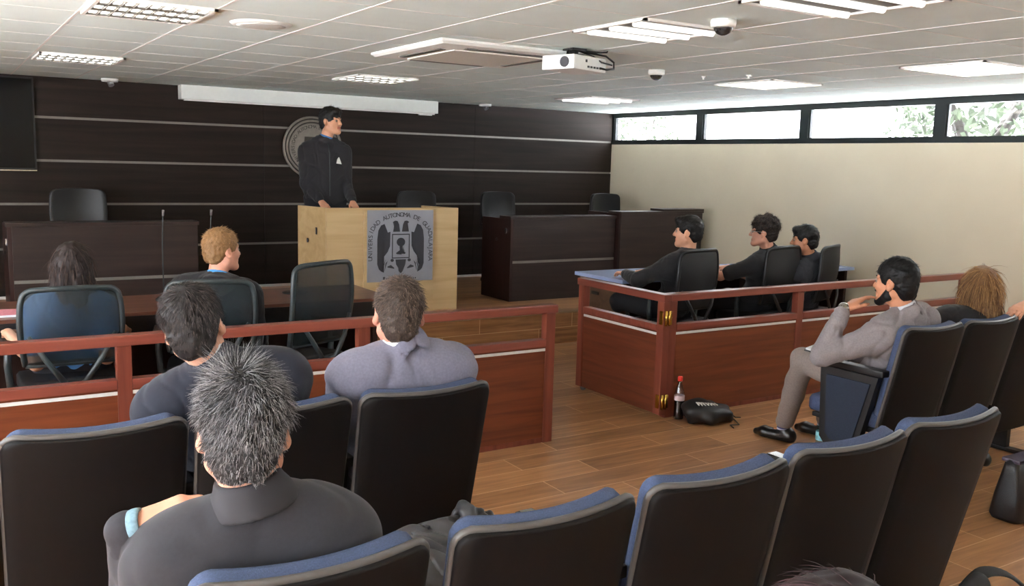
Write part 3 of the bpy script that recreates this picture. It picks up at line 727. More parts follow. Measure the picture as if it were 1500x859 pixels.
# ------------------------------------------------------------------ office chairs
def make_office(label, solid=False, top=1.0, dark=False):
    t = thing('office_chair', label, 'office chair', (0, 0, 0), 0, 'office chairs')
    zb = .58
    def fb(u, v, d):
        z = zb + (top - zb) * v; hw = .215 + .02 * math.sin(PI * v * .9) ; rc = .05
        tp = top - z
        if tp < rc: hw -= rc - math.sqrt(max(0, rc * rc - (rc - tp) ** 2))
        x = (2 * u - 1) * hw
        y = -.215 - .03 * math.sin(PI * v) - .05 * v + .05 * (x / .23) ** 2
        return (x, y + d, z + .012 * (1 - (x / .23) ** 2))
    k = MB(); k.slab(eased(fb), 13, 17, .045 if solid else .008, .5); k.build('back_pad' if solid else 'back_mesh', M_black if solid else (M_meshdk if dark else M_mesh), t, True)
    if not solid:
        pts = [fb(.0, v, 0) for v in np.linspace(0, .93, 10)] + [fb(0, v, 0) for v in (.95, .97, .985, .997)] + [fb(u, 1, 0) for u in np.linspace(.05, .95, 10)] + [fb(1, v, 0) for v in (.997, .985, .97, .95)] + [fb(1, v, 0) for v in np.linspace(.93, 0, 10)]
        k = MB(); k.tube(pts + [pts[0]], .015, 8); k.build('back_frame', M_framedk if dark else M_ochair, t, True)
    k = MB()
    for s in (-1, 1): k.tube([(s * .035, -.12, .44), (s * .05, -.27, .50), (s * .13, -.265, .62), (s * .2, -.235, .74)], [.016, .016, .013, .01], 8)
    k.build('back_support', M_framedk if dark else M_ochair, t, True)
    k = MB(); k.slab(lambda u, v, d: ((2 * u - 1) * .24 * (1 - .12 * (2 * abs(v - .5)) ** 5), -.2 + .46 * v, .455 + d + .012 * math.cos(PI * (u - .5)) - .025 * v ** 5), 13, 13, .07, .9); k.build('seat', M_black, t, True)
    for s in (-1, 1):
        k = MB(); k.box(s * .275 - .035, s * .275 + .035, -.12, .13, .655, .68, .01); a = k.build('armrest', M_black, t, True)
        k = MB(); k.tube([(s * .2, .0, .42), (s * .275, .0, .44), (s * .285, 0, .56), (s * .275, 0, .66)], [.018, .02, .018, .02], 8); k.build('arm_post', M_ochair, a, True)
    k = MB(); k.tube([(0, 0, .1), (0, 0, .28)], .028, 14).tube([(0, 0, .28), (0, 0, .42)], .018, 12).box(-.11, .11, -.12, .12, .40, .425, .008); k.build('gas_column', M_ochair, t, True)
    k = MB()
    for i in range(5):
        a = i * 2 * PI / 5 + .3; k.tube([(0, 0, .11), (.15 * math.cos(a), .15 * math.sin(a), .095), (.29 * math.cos(a), .29 * math.sin(a), .07)], [.03, .024, .018], 8)
    b = k.build('star_base', M_black, t, True)
    for i in range(5):
        a = i * 2 * PI / 5 + .3; c, s = math.cos(a), math.sin(a)
        k = MB(); k.tube([(.29 * c - .022 * s, .29 * s + .022 * c, .03), (.29 * c + .022 * s, .29 * s - .022 * c, .03)], .03, 14).tube([(.29 * c, .29 * s, .04), (.29 * c, .29 * s, .07)], .01, 8)
        k.build('caster', M_black, b, True)
    return t
OC = 'office chairs'
oc = make_office('mesh office chair holding the long-haired woman in light blue', top=.965)
oc.location = (.555, 5.24, 0)
dup(oc, (1.30, 5.26, 0), D(-14), 'mesh office chair holding the blond boy', OC)
o2 = make_office('empty mesh office chair turned aside in front of the podium', top=1.045); o2.location = (1.79, 5.22, 0); o2.rotation_euler = (0, 0, D(24))
oc3 = make_office('black office chair holding the front student of three, nearest the gate', top=1.03, dark=True); oc3.location = (4.85, 5.30, 0); oc3.rotation_euler = (0, 0, D(9))
dup(oc3, (5.79, 5.30, 0), D(7), 'black office chair under the curly-haired student with glasses', OC)
dup(oc3, (6.25, 5.24, 0), D(22), 'black office chair under the student nearest the cream wall', OC)
ec = make_office('dark chair behind the bench on the television side', True, 1.02)
ec.location = (1.06, 8.72, ZD); ec.rotation_euler = (0, 0, D(176))
for x, y, a, lb in ((5.47, 8.75, 184, 'dark chair top showing over the bench beside the podium'), (4.42, 8.75, 180, 'dark chair top just showing behind the podium'), (6.75, 8.4, 185, 'dark chair behind the corner bench by the cream wall')):
    dup(ec, (x, y, ZD), D(a), lb, OC)

# ------------------------------------------------------------------ distance-field modelling for bodies and cloth
def nrm(v): v = np.asarray(v, float); return v / (np.linalg.norm(v) + 1e-12)
class SDF:
    def __init__(s): s.p = []
    def cap(s, a, b, ra, rb=None, k=.02, op=1, flat=None, ff=1.0):
        s.p.append(('cap', np.array(a, float), np.array(b, float), ra, ra if rb is None else rb, k, op, flat, ff)); return s
    def ell(s, c, r, R=None, k=.02, op=1):
        s.p.append(('ell', np.array(c, float), np.array(r, float), np.eye(3) if R is None else R, k, op)); return s
    def tor(s, c, R, rad, rt, hv=1.0, cone=0.0, k=.005):
        s.p.append(('tor', np.array(c, float), R, rad, rt, hv, cone, k, 1)); return s
    def cut(s, p, n, k=.004):
        s.p.append(('cut', np.array(p, float), nrm(n), k)); return s
    def bounds(s):
        lo = np.full(3, 1e9); hi = -lo
        for p in s.p:
            if p[0] == 'cut' or (p[0] in ('cap', 'ell') and p[6 if p[0] == 'cap' else 5] < 0): continue
            a, b = s.pb(p); lo = np.minimum(lo, a); hi = np.maximum(hi, b)
        return lo, hi
    def pb(s, p):
        if p[0] == 'cap':
            r = max(p[3], p[4]) * max(1.0, p[8]); return np.minimum(p[1], p[2]) - r, np.maximum(p[1], p[2]) + r
        if p[0] == 'ell':
            e = np.sqrt(((p[3] * p[2][None, :]) ** 2).sum(1)); return p[1] - e, p[1] + e
        if p[0] == 'tor':
            r = p[3] + p[4] * max(1, p[5]) * 1.6; return p[1] - r, p[1] + r
    def mesh(s, h, noise=None):
        lo, hi = s.bounds(); lo = lo - 3 * h - .012; hi = hi + 3 * h + .012
        n = np.ceil((hi - lo) / h).astype(int) + 1
        F = np.full(n, .06, np.float32)
        ax = [lo[i] + h * np.arange(n[i]) for i in range(3)]
        for p in s.p:
            if p[0] == 'cut':
                X, Y, Z = np.meshgrid(*ax, indexing='ij', sparse=True)
                dd = (X - p[1][0]) * p[2][0] + (Y - p[1][1]) * p[2][1] + (Z - p[1][2]) * p[2][2]
                F = np.maximum(F, dd.astype(np.float32)); continue
            k = p[{'cap': 5, 'ell': 4, 'tor': 7}[p[0]]]; op = p[{'cap': 6, 'ell': 5, 'tor': 8}[p[0]]]
            a, b = s.pb(p); m = k + .012 + 2 * h
            i0 = np.maximum(0, np.floor((a - m - lo) / h).astype(int)); i1 = np.minimum(n, np.ceil((b + m - lo) / h).astype(int) + 1)
            if (i1 <= i0).any(): continue
            sl = tuple(slice(i0[j], i1[j]) for j in range(3))
            X, Y, Z = np.meshgrid(*[ax[j][sl[j]].astype(np.float32) for j in range(3)], indexing='ij', sparse=True)
            if p[0] == 'cap':
                A, B, ra, rb = p[1], p[2], p[3], p[4]; ab = B - A; L2 = max(ab @ ab, 1e-12)
                dx, dy, dz = X - A[0], Y - A[1], Z - A[2]
                t = np.clip((dx * ab[0] + dy * ab[1] + dz * ab[2]) / L2, 0, 1)
                dx = dx - t * ab[0]; dy = dy - t * ab[1]; dz = dz - t * ab[2]
                if p[7] is not None:
                    f = p[7]; q = (dx * f[0] + dy * f[1] + dz * f[2]) * (1 / p[8] - 1)
                    dx = dx + q * f[0]; dy = dy + q * f[1]; dz = dz + q * f[2]
                dd = np.sqrt(dx * dx + dy * dy + dz * dz) - (ra + (rb - ra) * t)
                if p[7] is not None and p[8] < 1: dd = dd * (.5 + .5 * p[8])
            elif p[0] == 'ell':
                c, r, R = p[1], p[2], p[3]; dx, dy, dz = X - c[0], Y - c[1], Z - c[2]
                l = [dx * R[0, j] + dy * R[1, j] + dz * R[2, j] for j in range(3)]
                k0 = np.sqrt(sum((l[j] / r[j]) ** 2 for j in range(3))); k1 = np.sqrt(sum((l[j] / r[j] ** 2) ** 2 for j in range(3))) + 1e-9
                dd = k0 * (k0 - 1) / k1
            else:
                c, R = p[1], p[2]; dx, dy, dz = X - c[0], Y - c[1], Z - c[2]
                l = [dx * R[0, j] + dy * R[1, j] + dz * R[2, j] for j in range(3)]
                q = np.sqrt(l[0] ** 2 + l[1] ** 2) - (p[3] - p[6] * l[2])
                dd = np.sqrt(q * q + (l[2] / p[5]) ** 2) - p[4]
            f = F[sl]; dd = dd.astype(np.float32)
            if op > 0:
                hh = np.maximum(k - np.abs(f - dd), 0) / k; F[sl] = np.minimum(f, dd) - hh * hh * k * .25
            else:
                hh = np.maximum(k - np.abs(f + dd), 0) / k; F[sl] = np.maximum(f, -dd) + hh * hh * k * .25
        if noise:
            idx = np.nonzero(np.abs(F) < .03); P = np.stack([ax[j][idx[j]] for j in range(3)], 1)
            F[idx] += noise(P).astype(np.float32)
        return nets(F, lo, h)
def nets(F, lo, h):
    ins = F < 0; n = F.shape
    c = np.zeros((n[0] - 1, n[1] - 1, n[2] - 1), np.uint8)
    for i in (0, 1):
        for j in (0, 1):
            for k in (0, 1): c += ins[i:n[0] - 1 + i, j:n[1] - 1 + j, k:n[2] - 1 + k]
    act = (c > 0) & (c < 8); I = np.argwhere(act)
    vid = np.full(act.shape, -1, np.int32); vid[act] = np.arange(len(I))
    acc = np.zeros((len(I), 3)); cnt = np.zeros(len(I))
    cor = [(i, j, k) for i in (0, 1) for j in (0, 1) for k in (0, 1)]
    val = {q: F[I[:, 0] + q[0], I[:, 1] + q[1], I[:, 2] + q[2]] for q in cor}
    for q in cor:
        for a in range(3):
            if q[a]: continue
            r = list(q); r[a] = 1; r = tuple(r)
            fa, fb = val[q], val[r]; x = (fa < 0) != (fb < 0)
            t = np.where(x, fa / (fa - fb + 1e-20), 0)
            pt = np.array(q, float)[None, :].repeat(len(I), 0); pt[:, a] += t
            acc[x] += pt[x]; cnt[x] += 1
    V = lo + h * (I + acc / np.maximum(cnt, 1)[:, None])
    Q = []
    for a in range(3):
        b, d_ = (a + 1) % 3, (a + 2) % 3
        s0 = [slice(None)] * 3; s1 = [slice(None)] * 3; s0[a] = slice(0, -1); s1[a] = slice(1, None)
        A0 = ins[tuple(s0)]; A1 = ins[tuple(s1)]
        E = np.argwhere(A0 != A1); sg = A0[E[:, 0], E[:, 1], E[:, 2]]
        ok = (E[:, b] > 0) & (E[:, d_] > 0) & (E[:, b] < n[b] - 1) & (E[:, d_] < n[d_] - 1); E = E[ok]; sg = sg[ok]
        def cell(ob, od):
            e = E.copy(); e[:, b] += ob; e[:, d_] += od; return vid[e[:, 0], e[:, 1], e[:, 2]]
        q = np.stack([cell(-1, -1), cell(0, -1), cell(0, 0), cell(-1, 0)], 1)
        q[~sg] = q[~sg][:, ::-1]; Q.append(q)
    Q = np.concatenate(Q); Q = Q[(Q >= 0).all(1)]
    return V, Q
def np_mesh(name, V, Q, mats, parent, mi=None, attr=None, smooth=True):
    V = np.asarray(V, float)
    if parent is not None: V = V - np.array(parent.location[:])
    me = bpy.data.meshes.new(name); nv, nf, kk = len(V), len(Q), Q.shape[1]
    me.vertices.add(nv); me.vertices.foreach_set('co', V.astype(np.float32).ravel())
    me.loops.add(nf * kk); me.loops.foreach_set('vertex_index', Q.astype(np.int32).ravel())
    me.polygons.add(nf); me.polygons.foreach_set('loop_start', np.arange(0, nf * kk, kk, dtype=np.int32))
    try: me.polygons.foreach_set('loop_total', np.full(nf, kk, np.int32))
    except Exception: pass
    for m in (mats if isinstance(mats, (list, tuple)) else [mats]): me.materials.append(m)
    if mi is not None: me.polygons.foreach_set('material_index', mi.astype(np.int32))
    me.update(calc_edges=True)
    me.polygons.foreach_set('use_smooth', np.full(nf, smooth, bool))
    if attr is not None:
        a = me.attributes.new('strand', 'FLOAT', 'POINT'); a.data.foreach_set('value', attr.astype(np.float32))
    o = bpy.data.objects.new(name, me); COL.objects.link(o)
    if parent is not None: o.parent = parent
    return o
def wrinkle(amp, freq, seed, n=7, aniso=None):
    r = np.random.default_rng(seed); K = r.normal(size=(n, 3)); K /= np.linalg.norm(K, axis=1)[:, None]
    if aniso is not None: K *= np.array(aniso)
    K *= freq * r.uniform(.6, 1.5, (n, 1)); ph = r.uniform(0, 6.3, n)
    K2 = r.normal(size=(3, 3)) * freq * .35
    def f(P):
        w_ = np.sin(P @ K2.T) * 1.2
        return amp / math.sqrt(n) * np.sin(P @ K.T + ph + w_[:, :1] + w_[:, 1:2]).sum(1)
    return f

# ------------------------------------------------------------------ people
def head_prims(S, R, c, s=1.0, nose=1.0):
    T = lambda *p: np.array(c) + R @ (np.array(p, float) * s)
    E = lambda p, r, k=.02, op=1, R2=None: S.ell(T(*p), np.array(r) * s, R if R2 is None else R @ R2, k, op)
    C = lambda a, b, ra, rb=None, k=.015: S.cap(T(*a), T(*b), ra * s, None if rb is None else rb * s, k)
    E((0, -.012, .036), (.073, .093, .086)); E((0, .030, -.02), (.060, .058, .082), .03)
    for q in (-1, 1):
        C((q * .052, .0, -.055), (q * .016, .070, -.092), .02, .02, .03)
        E((q * .036, .060, -.022), (.024, .024, .024), .025)
        C((q * .012, .082, .027), (q * .044, .068, .027), .011, .010, .012)
    E((0, .078, -.092), (.02, .018, .017), .02)
    for q in (-1, 1): E((q * .031, .098, .007), (.019, .016, .011), .012, -1)
    C((0, .083, .018), (0, .108 + .006 * (nose - 1), -.022), .009, .0115 * nose, .012)
    for q in (-1, 1): E((q * .0125, .096, -.026), (.009, .011, .008), .008)
    C((-.019, .086, -.0515), (.019, .086, -.0515), .0062, None, .008); C((-.016, .086, -.0625), (.016, .086, -.0625), .0075, None, .008)
    E((0, .102, -.057), (.024, .008, .0016), .004, -1)
    for q in (-1, 1):
        Rt = rotz(q * D(-22)) @ rotx(D(12))
        E((q * .078, -.010, -.002), (.010, .021, .033), .008, 1, Rt)
        E((q * .086, -.004, .003), (.008, .011, .018), .006, -1, Rt)
        E((q * .076, .0, -.024), (.009, .011, .012), .008)
    return T
def hand_prims(S, w, fdir, dors, side, s=1.0, curl=.5, spread=.12, thumb=.6):
    """w wrist; fdir along the palm; dors back-of-hand normal; side +1 right hand / -1 left"""
    Y = nrm(fdir); Z = nrm(np.array(dors) - Y * (np.array(dors) @ Y)); X = np.cross(Y, Z)   # X to the right seen from the back
    tx = -side      # thumb side for palm-down: left of a right hand
    P = lambda x, y, z: np.array(w) + s * (X * x + Y * y + Z * z)
    S.cap(P(0, -.03, 0), P(0, .02, 0), .024 * s, .024 * s, .02, 1, Z, .75)
    xs = [tx * .030, tx * .010, -tx * .010, -tx * .029]
    for x, L in zip(xs, (.086, .090, .086, .078)):
        S.cap(P(x * .6, .012, 0), P(x, L, 0), .0135 * s, .0115 * s, .012)
    for i, (x, L0) in enumerate(zip(xs, (.086, .090, .086, .078))):
        ls = ((.040, .026, .020), (.045, .029, .021), (.041, .027, .021), (.032, .020, .018))[i]
        p = P(x, L0, 0); a = curl * .55 + .06 * i; dirx = spread * (x / .03) * .35
        for j, l in enumerate(ls):
            dv = Y * math.cos(a) - Z * math.sin(a) + X * dirx; q = p + nrm(dv) * l * s
            S.cap(p, q, (.0092 - .0008 * j) * s, (.0086 - .001 * j) * s, .004); p = q; a += curl
    p = P(tx * .022, .018, -.006); a1 = P(tx * (.030 + .022 * thumb), .050, -.014); a2 = P(tx * (.032 + .032 * thumb), .080, -.022); a3 = P(tx * (.028 + .030 * thumb), .103, -.032)
    S.cap(p, a1, .0135 * s, .0115 * s, .012); S.cap(a1, a2, .0108 * s, .0095 * s, .005); S.cap(a2, a3, .0095 * s, .008 * s, .005)
def ik(a, b, l1, l2, pole):
    a, b, pole = [np.array(q, float) for q in (a, b, pole)]
    d_ = b - a; L = np.linalg.norm(d_); L = max(L, 1e-6); u = d_ / L
    if L > l1 + l2 - 1e-4: return a + u * L * l1 / (l1 + l2)
    x = (l1 * l1 - l2 * l2 + L * L) / (2 * L); hh = math.sqrt(max(0, l1 * l1 - x * x))
    pd = pole - a; pd = nrm(pd - u * (pd @ u)); return a + u * x + pd * hh

M_iris = mat('iris', (48, 34, 26), .2); M_eyew = mat('eye_white', (150, 138, 128), .25, var=.02)
M_sock = mat('sock_dark', (30, 30, 36), .9); M_shoe = mat('leather_black', (20, 19, 20), .3, var=.1)
SKIN = {}
def skin(col):
    if col not in SKIN:
        SKIN[col] = (mat('skin', col, .5, var=.05, vscale=40), mat('lips', (int(col[0] * .86), int(col[1] * .66), int(col[2] * .64)), .45, var=.04))
    return SKIN[col]

def hair_shell(style, R, c, t=.014, s=1.0):
    """scalp volume in head space -> world; returns V,Q"""
    S = SDF(); W = lambda *p: np.array(p, float)
    S.ell(W(0, -.014, .040), W(.073 + t, .093 + t, .086 + t * 1.15))
    if style in ('short', 'crop', 'wave', 'curly'):
        S.ell(W(0, -.062, -.028), W(.056 + t * .4, .040 + t * .5, .066 if style == 'short' else .058), None, .03)
        fl = {'short': (.122, -.026, .090), 'crop': (.126, -.022, .090), 'wave': (.130, -.040, .084), 'curly': (.128, -.040, .086)}[style]
        S.ell(W(0, fl[0], fl[1]), W(.115, .092, fl[2]), None, .010, -1)            # face opening
        S.ell(W(0, .07, -.055), W(.12, .075, .052), None, .012, -1)                # cheeks
        for q in (-1, 1): S.ell(W(q * .09, .002, -.012), W(.03, .024, .038), None, .01, -1)   # ears
        S.cut(W(0, -.05, -.090 if style == 'short' else -.078), W(0, -.35, -1))
        if style == 'wave': S.ell(W(0, .068, .092), W(.058, .032, .026), None, .03)
        if style == 'curly':
            r = np.random.default_rng(3)
            for i in range(60):
                a, b = r.uniform(0, 2 * PI), r.uniform(-.15, 1)
                d_ = np.array([math.cos(a) * math.sqrt(1 - b * b), math.sin(a) * math.sqrt(1 - b * b), b])
                p = W(0, -.014, .045) + d_ * W(.083, .100, .098)
                if p[1] > .05 and p[2] < .055: continue
                S.ell(p, W(.019, .019, .019), None, .008)
    elif style == 'long':
        L = .25
        for q in (-1, 1):
            S.cap(W(q * .06, -.02, .02), W(q * .075, -.02, -L * .55), .040, .036, .03); S.cap(W(q * .075, -.02, -L * .55), W(q * .06, -.03, -L * .8), .036, .02, .02)
            S.cap(W(q * .03, -.07, .02), W(q * .035, -.075, -L * .7), .045, .040, .03); S.cap(W(q * .035, -.075, -L * .7), W(q * .03, -.07, -L * .9), .04, .02, .02)
        S.ell(W(0, .118, -.03), W(.060, .066, .095), None, .012, -1)
        S.ell(W(0, .08, -.17), W(.075, .08, .11), None, .012, -1)
    V, Q = S.mesh(.0035 if style != 'long' else .0045, wrinkle(.0020, 190, 5, 9, (1, 1, .45)))
    return V, Q
def strands(V, Q, R, c, n, L, lift, mode, seed, thick=.0011, spread=.25, crown=(0, -.06, .125), zlo=-9, s=1.0, droop=0.0, spike=None):
    r = np.random.default_rng(seed)
    P4 = V[Q]; e1 = P4[:, 2] - P4[:, 0]; e2 = P4[:, 3] - P4[:, 1]; nv = np.cross(e1, e2); ar = np.linalg.norm(nv, axis=1); nv /= ar[:, None] + 1e-12
    pr = ar / ar.sum(); idx = r.choice(len(Q), n, p=pr); u = r.uniform(0, 1, (n, 2))
    p = P4[idx, 0] * ((1 - u[:, :1]) * (1 - u[:, 1:])) + P4[idx, 1] * (u[:, :1] * (1 - u[:, 1:])) + P4[idx, 2] * (u[:, :1] * u[:, 1:]) + P4[idx, 3] * ((1 - u[:, :1]) * u[:, 1:])
    nr = nv[idx]; crown = np.array(crown)
    if mode == 'short':
        ok = ~((np.abs(p[:, 0]) > .058) & (p[:, 2] < .034) & (p[:, 1] > -.048)) & (p[:, 2] > -.082)
        p, nr = p[ok], nr[ok]; n = len(p)
    if mode == 'long':
        rad = (p - crown) * np.array([1, 1, 0]); rad /= np.linalg.norm(rad, axis=1)[:, None] + 1e-6
        fl = np.tile([0, 0, -1.], (n, 1)) + 1.6 * rad * np.clip(nr[:, 2:3], 0, 1)
    else:
        fl = p - crown; fl = fl + np.cross(fl, np.array([0, 0, 1.])) * .45
    fl = fl - nr * (fl * nr).sum(1)[:, None]; fl /= np.linalg.norm(fl, axis=1)[:, None] + 1e-9
    Lr = L * r.uniform(.55, 1.25, n) * (np.clip((p[:, 2] + .12) / .18, .4, 1) if mode == 'short' else 1); li = np.full(n, lift)
    if spike is not None:
        wgt = np.exp(-(((p - np.array(spike[0])) / spike[1]) ** 2).sum(1)); Lr = Lr * (1 + spike[2] * wgt); li = li + spike[3] * wgt
    d_ = fl * (1 - li[:, None] * .6) + nr * li[:, None] + r.normal(size=(n, 3)) * spread; d_ /= np.linalg.norm(d_, axis=1)[:, None]
    sd = np.cross(d_, nr); sd /= np.linalg.norm(sd, axis=1)[:, None] + 1e-9; ot = np.cross(d_, sd)
    VV = []; K = 4
    base = p - nr * .003
    for i in range(K):
        f = i / (K - 1); cp = base + d_ * (Lr * f)[:, None] + np.array([0, 0, -1.]) * (droop * Lr * f * f)[:, None] - nr * ((Lr * f) ** 2 / .21 * np.clip(1 - li, 0, 1))[:, None] * (np.clip(nr[:, 2:3], 0, 1) if mode == 'long' else 1)
        rd = thick * (1 - .85 * f)
        for a in (0, 2.094, 4.189): VV.append(cp + rd * (math.cos(a) * sd + math.sin(a) * ot))
    VV = np.stack(VV, 1).reshape(-1, 3); nn = K * 3
    b = np.arange(n)[:, None] * nn; T_ = []
    for i in range(K - 1):
        for j in range(3):
            T_.append(np.concatenate([b + i * 3 + j, b + i * 3 + (j + 1) % 3, b + i * 3 + 3 + (j + 1) % 3, b + i * 3 + 3 + j], 1))
    val = np.repeat(np.clip(r.beta(1.4, 1.4, n), 0, 1), nn)
    return VV, np.concatenate(T_), val

def ridges(amp, freq, seed):
    a, b = wrinkle(1.0, freq, seed), wrinkle(1.0, freq * 1.9, seed + 1)
    return lambda P: amp * (np.exp(-(a(P) / .22) ** 2) + .6 * np.exp(-(b(P) / .22) ** 2) - .35)

def person(label, P, NB, HC, yaw, hyaw, hpitch=0, hroll=0, cyaw=None, sw=.185, tilt=0.0, hands=None, feet=None, knees=None, skin_c=(205, 150, 118),
           top='jacket', topc=(60, 62, 80), collar=None, sleeve=1.0, legc=(40, 40, 46), hair=None, extra=None, hs=1.0, h=.0055, wr=(.0045, 26), standing=False, shoe_m=None, bulk=1.0, glasses=False, brow=(30, 24, 20), legs=True, elbows=None, shl=(0, 0)):
    P, NB, HC = [np.array(q, float) for q in (P, NB, HC)]
    root = thing('person', label, 'person', (P[0], P[1], ZD if standing else 0), 0, 'people in the room')
    yr = D(yaw); cr = D(cyaw if cyaw is not None else yaw)
    U = nrm(NB - P); Rg = np.array([math.cos(cr), math.sin(cr), 0]); Rg = nrm(Rg - U * (Rg @ U)); Rg = nrm(Rg + U * math.tan(D(tilt))); Fw = nrm(np.cross(U, Rg))
    pR = np.array([math.cos(yr), math.sin(yr), 0]); pF = np.array([-math.sin(yr), math.cos(yr), 0])
    TL = np.linalg.norm(NB - P)
    Hr = rotz(D(hyaw)) @ rotx(D(hpitch)) @ roty(D(hroll))
    Sh = {q: NB - U * .082 + Rg * q * sw + U * shl[0 if q < 0 else 1] for q in (-1, 1)}
    hands = hands or {}
    J = {}
    for q in (-1, 1):
        hd = hands.get(q) or dict(p=P + pF * .30 + pR * q * .10 + np.array([0, 0, .10]), f=pF - pR * q * .4, d=(0, 0, 1), curl=.35)
        w_ = np.array(hd['p'], float); pole = hd.get('pole', Sh[q] + Rg * q * .06 - pF * .22 - np.array([0, 0, .5]))
        J[q] = (Sh[q], np.array(hd['elbow'], float) if 'elbow' in hd else ik(Sh[q], w_, .285, .25, pole), w_, hd)
    LG = {}
    for q in (-1, 1):
        hp = P + pR * q * .092 - np.array([0, 0, .01])
        an = np.array(feet[q][:3], float) if feet else P + pF * .47 + pR * q * .11 + np.array([0, 0, .09 - P[2]])
        if knees and q in knees: kn = np.array(knees[q], float)
        elif standing: kn = ik(hp, an, .44, .43, hp + pF)
        else: kn = ik(hp, an, .43, .43, hp + pF * .5 + np.array([0, 0, .6]))
        fy = D(feet[q][3]) if feet else yr
        LG[q] = (hp, kn, an, np.array([-math.sin(fy), math.cos(fy), 0]))
    # ---- body: one continuous surface
    S = SDF(); up = np.array([0, 0, 1.])
    S.cap(P - pR * .07, P + pR * .07, .10, .10, .04)
    S.cap(P + U * .04, P + U * TL * .5, .095, .098, .05, 1, Fw, .75)
    S.cap(P + U * TL * .55 - Rg * .06, P + U * TL * .55 + Rg * .06, .092, None, .05, 1, Fw, .78)
    S.cap(P + U * TL * .80 - Rg * .085, P + U * TL * .80 + Rg * .085, .068, None, .04, 1, Fw, .85)
    for q in (-1, 1): S.cap(NB + Rg * q * .02 - U * .01, Sh[q] - Rg * q * .02, .034, .042, .03)
    S.cap(NB - U * .02, HC + Hr @ np.array([0, -.018, -.055]), .056 * hs, .052 * hs, .03)
    for q in (-1, 1):
        a, e, w_, hd = J[q]
        S.cap(a, e, .046, .037, .02); S.cap(e, e + (w_ - e) * .45, .037, .036, .015); S.cap(e + (w_ - e) * .45, w_, .036, .024, .015)
        hand_prims(S, w_ + nrm(hd['f']) * .02, hd['f'], hd['d'], q, hd.get('s', .95), hd.get('curl', .4), hd.get('spread', .1), hd.get('thumb', .5))
        if legs:
            hp, kn, an, fd = LG[q]
            S.cap(hp, kn, .08, .052, .03); S.cap(kn, kn + (an - kn) * .4, .052, .05, .02); S.cap(kn + (an - kn) * .4, an, .05, .034, .02)
            S.cap(an - up * .04 - fd * .02, an + fd * .13 - up * .06, .03, .026, .02)
    T = head_prims(S, Hr, HC, hs)
    V, Q = S.mesh(h)
    ms = skin(skin_c)
    cen = V[Q].mean(1); hl = (cen - HC) @ Hr / hs
    lip = (np.abs(hl[:, 0]) < .023) & (hl[:, 1] > .083) & (np.abs(hl[:, 2] + .057) < .0105)
    np_mesh('body', V, Q, list(ms), root, lip.astype(int))
    for q in (-1, 1):
        k = MB(); pr = [(.0118 * math.sin(a), .0118 * math.cos(a)) for a in np.linspace(PI, 0, 9)]
        k.m = 0; k.lathe([(max(r, 1e-4), z) for r, z in pr], T(q * .031, .078, .006), 14, Hr @ rotx(-PI / 2))
        k.m = 1; k.lathe([(.0078, .0092), (.006, .0114), (.0001, .0124)], T(q * .031, .078, .006), 12, Hr @ rotx(-PI / 2) )
        k.build('eye', [M_eyew, M_iris], root)
        k = MB(); k.tube([T(q * .012, .0905, .029), T(q * .03, .0855, .0345), T(q * .05, .071, .028)], [.0035, .0042, .002], 8); k.build('eyebrow', mat('brow_hair', brow, .8), root)
    # ---- clothing on the torso
    C = SDF(); g = .016 * bulk
    loose = {'jacket': .012, 'hoodie': .012, 'polo': .006}[top]
    C.cap(P - pR * .075 + up * .03, P + pR * .075 + up * .03, .112 + g * .5, None, .05)
    C.cap(P + U * .05, P + U * TL * .5, .108 + g + loose, .115 + g + loose * .5, .05, 1, Fw, .85)
    C.cap(P + U * TL * .57 - Rg * .07, P + U * TL * .57 + Rg * .07, .110 + g, None, .05, 1, Fw, .85)
    C.cap(P + U * TL * .80 - Rg * (sw - .075), P + U * TL * .80 + Rg * (sw - .075), .083 + g, None, .06, 1, Fw, .95)
    for q in (-1, 1):
        a, e, w_, hd = J[q]
        pad = .010 if top == 'jacket' else 0
        C.cap(NB + Rg * q * .04 - U * .03, a + U * (pad + .004) - Rg * q * .03, .056 + g * .3, .048 + g * .5 + pad * .4, .05)
        C.cap(a, e, .046 + g + loose * .4, .044 + g * .6 + loose * .4, .075)
        if sleeve >= 1: C.cap(e, e + (w_ - e) * .93, .046 + g * .6 + loose * .3, .031 + g * .3 + loose * .5, .015)
        else: C.cut  # short sleeves end above the elbow
    if top == 'hoodie':
        hc_ = NB - Fw * .065 - U * .005
        C.cap(hc_ - Rg * .09 + Fw * .05, hc_ - Rg * .03 - Fw * .02, .035, .045, .03); C.cap(hc_ + Rg * .09 + Fw * .05, hc_ + Rg * .03 - Fw * .02, .035, .045, .03); C.cap(hc_ - Rg * .03 - Fw * .02, hc_ + Rg * .03 - Fw * .02, .045, None, .03)
    Rn = np.stack([Rg, nrm(np.cross(U, Rg)), U], 1)
    nd = nrm(HC + Hr @ np.array([0, -.018, -.055]) - NB)
    Xn = nrm(Rg - nd * (Rg @ nd)); Rk = np.stack([Xn, np.cross(nd, Xn), nd], 1)
    if top == 'jacket': C.tor(NB + nd * .026 - Fw * .008, Rk, .066, .0100, 3.4, .30, .012)
    if top == 'hoodie': C.tor(NB + nd * .008, Rk, .066, .013, 1.8, .3, .02)
    if sleeve < 1:
        # trim the upper-arm capsule above the elbow by rebuilding it shorter
        C.p = [p for p in C.p if not (p[0] == 'cap' and any(np.allclose(p[1], J[q][0]) and np.allclose(p[2], J[q][1]) for q in (-1, 1)))]
        for q in (-1, 1):
            a, e, w_, hd = J[q]; C.cap(a, a + (e - a) * .72, .048 + g, .050 + g * .8, .05)
    V, Q = C.mesh(h * 1.15, ridges(wr[0], wr[1], int(abs(P[0] * 97 + P[1] * 31) * 10)))
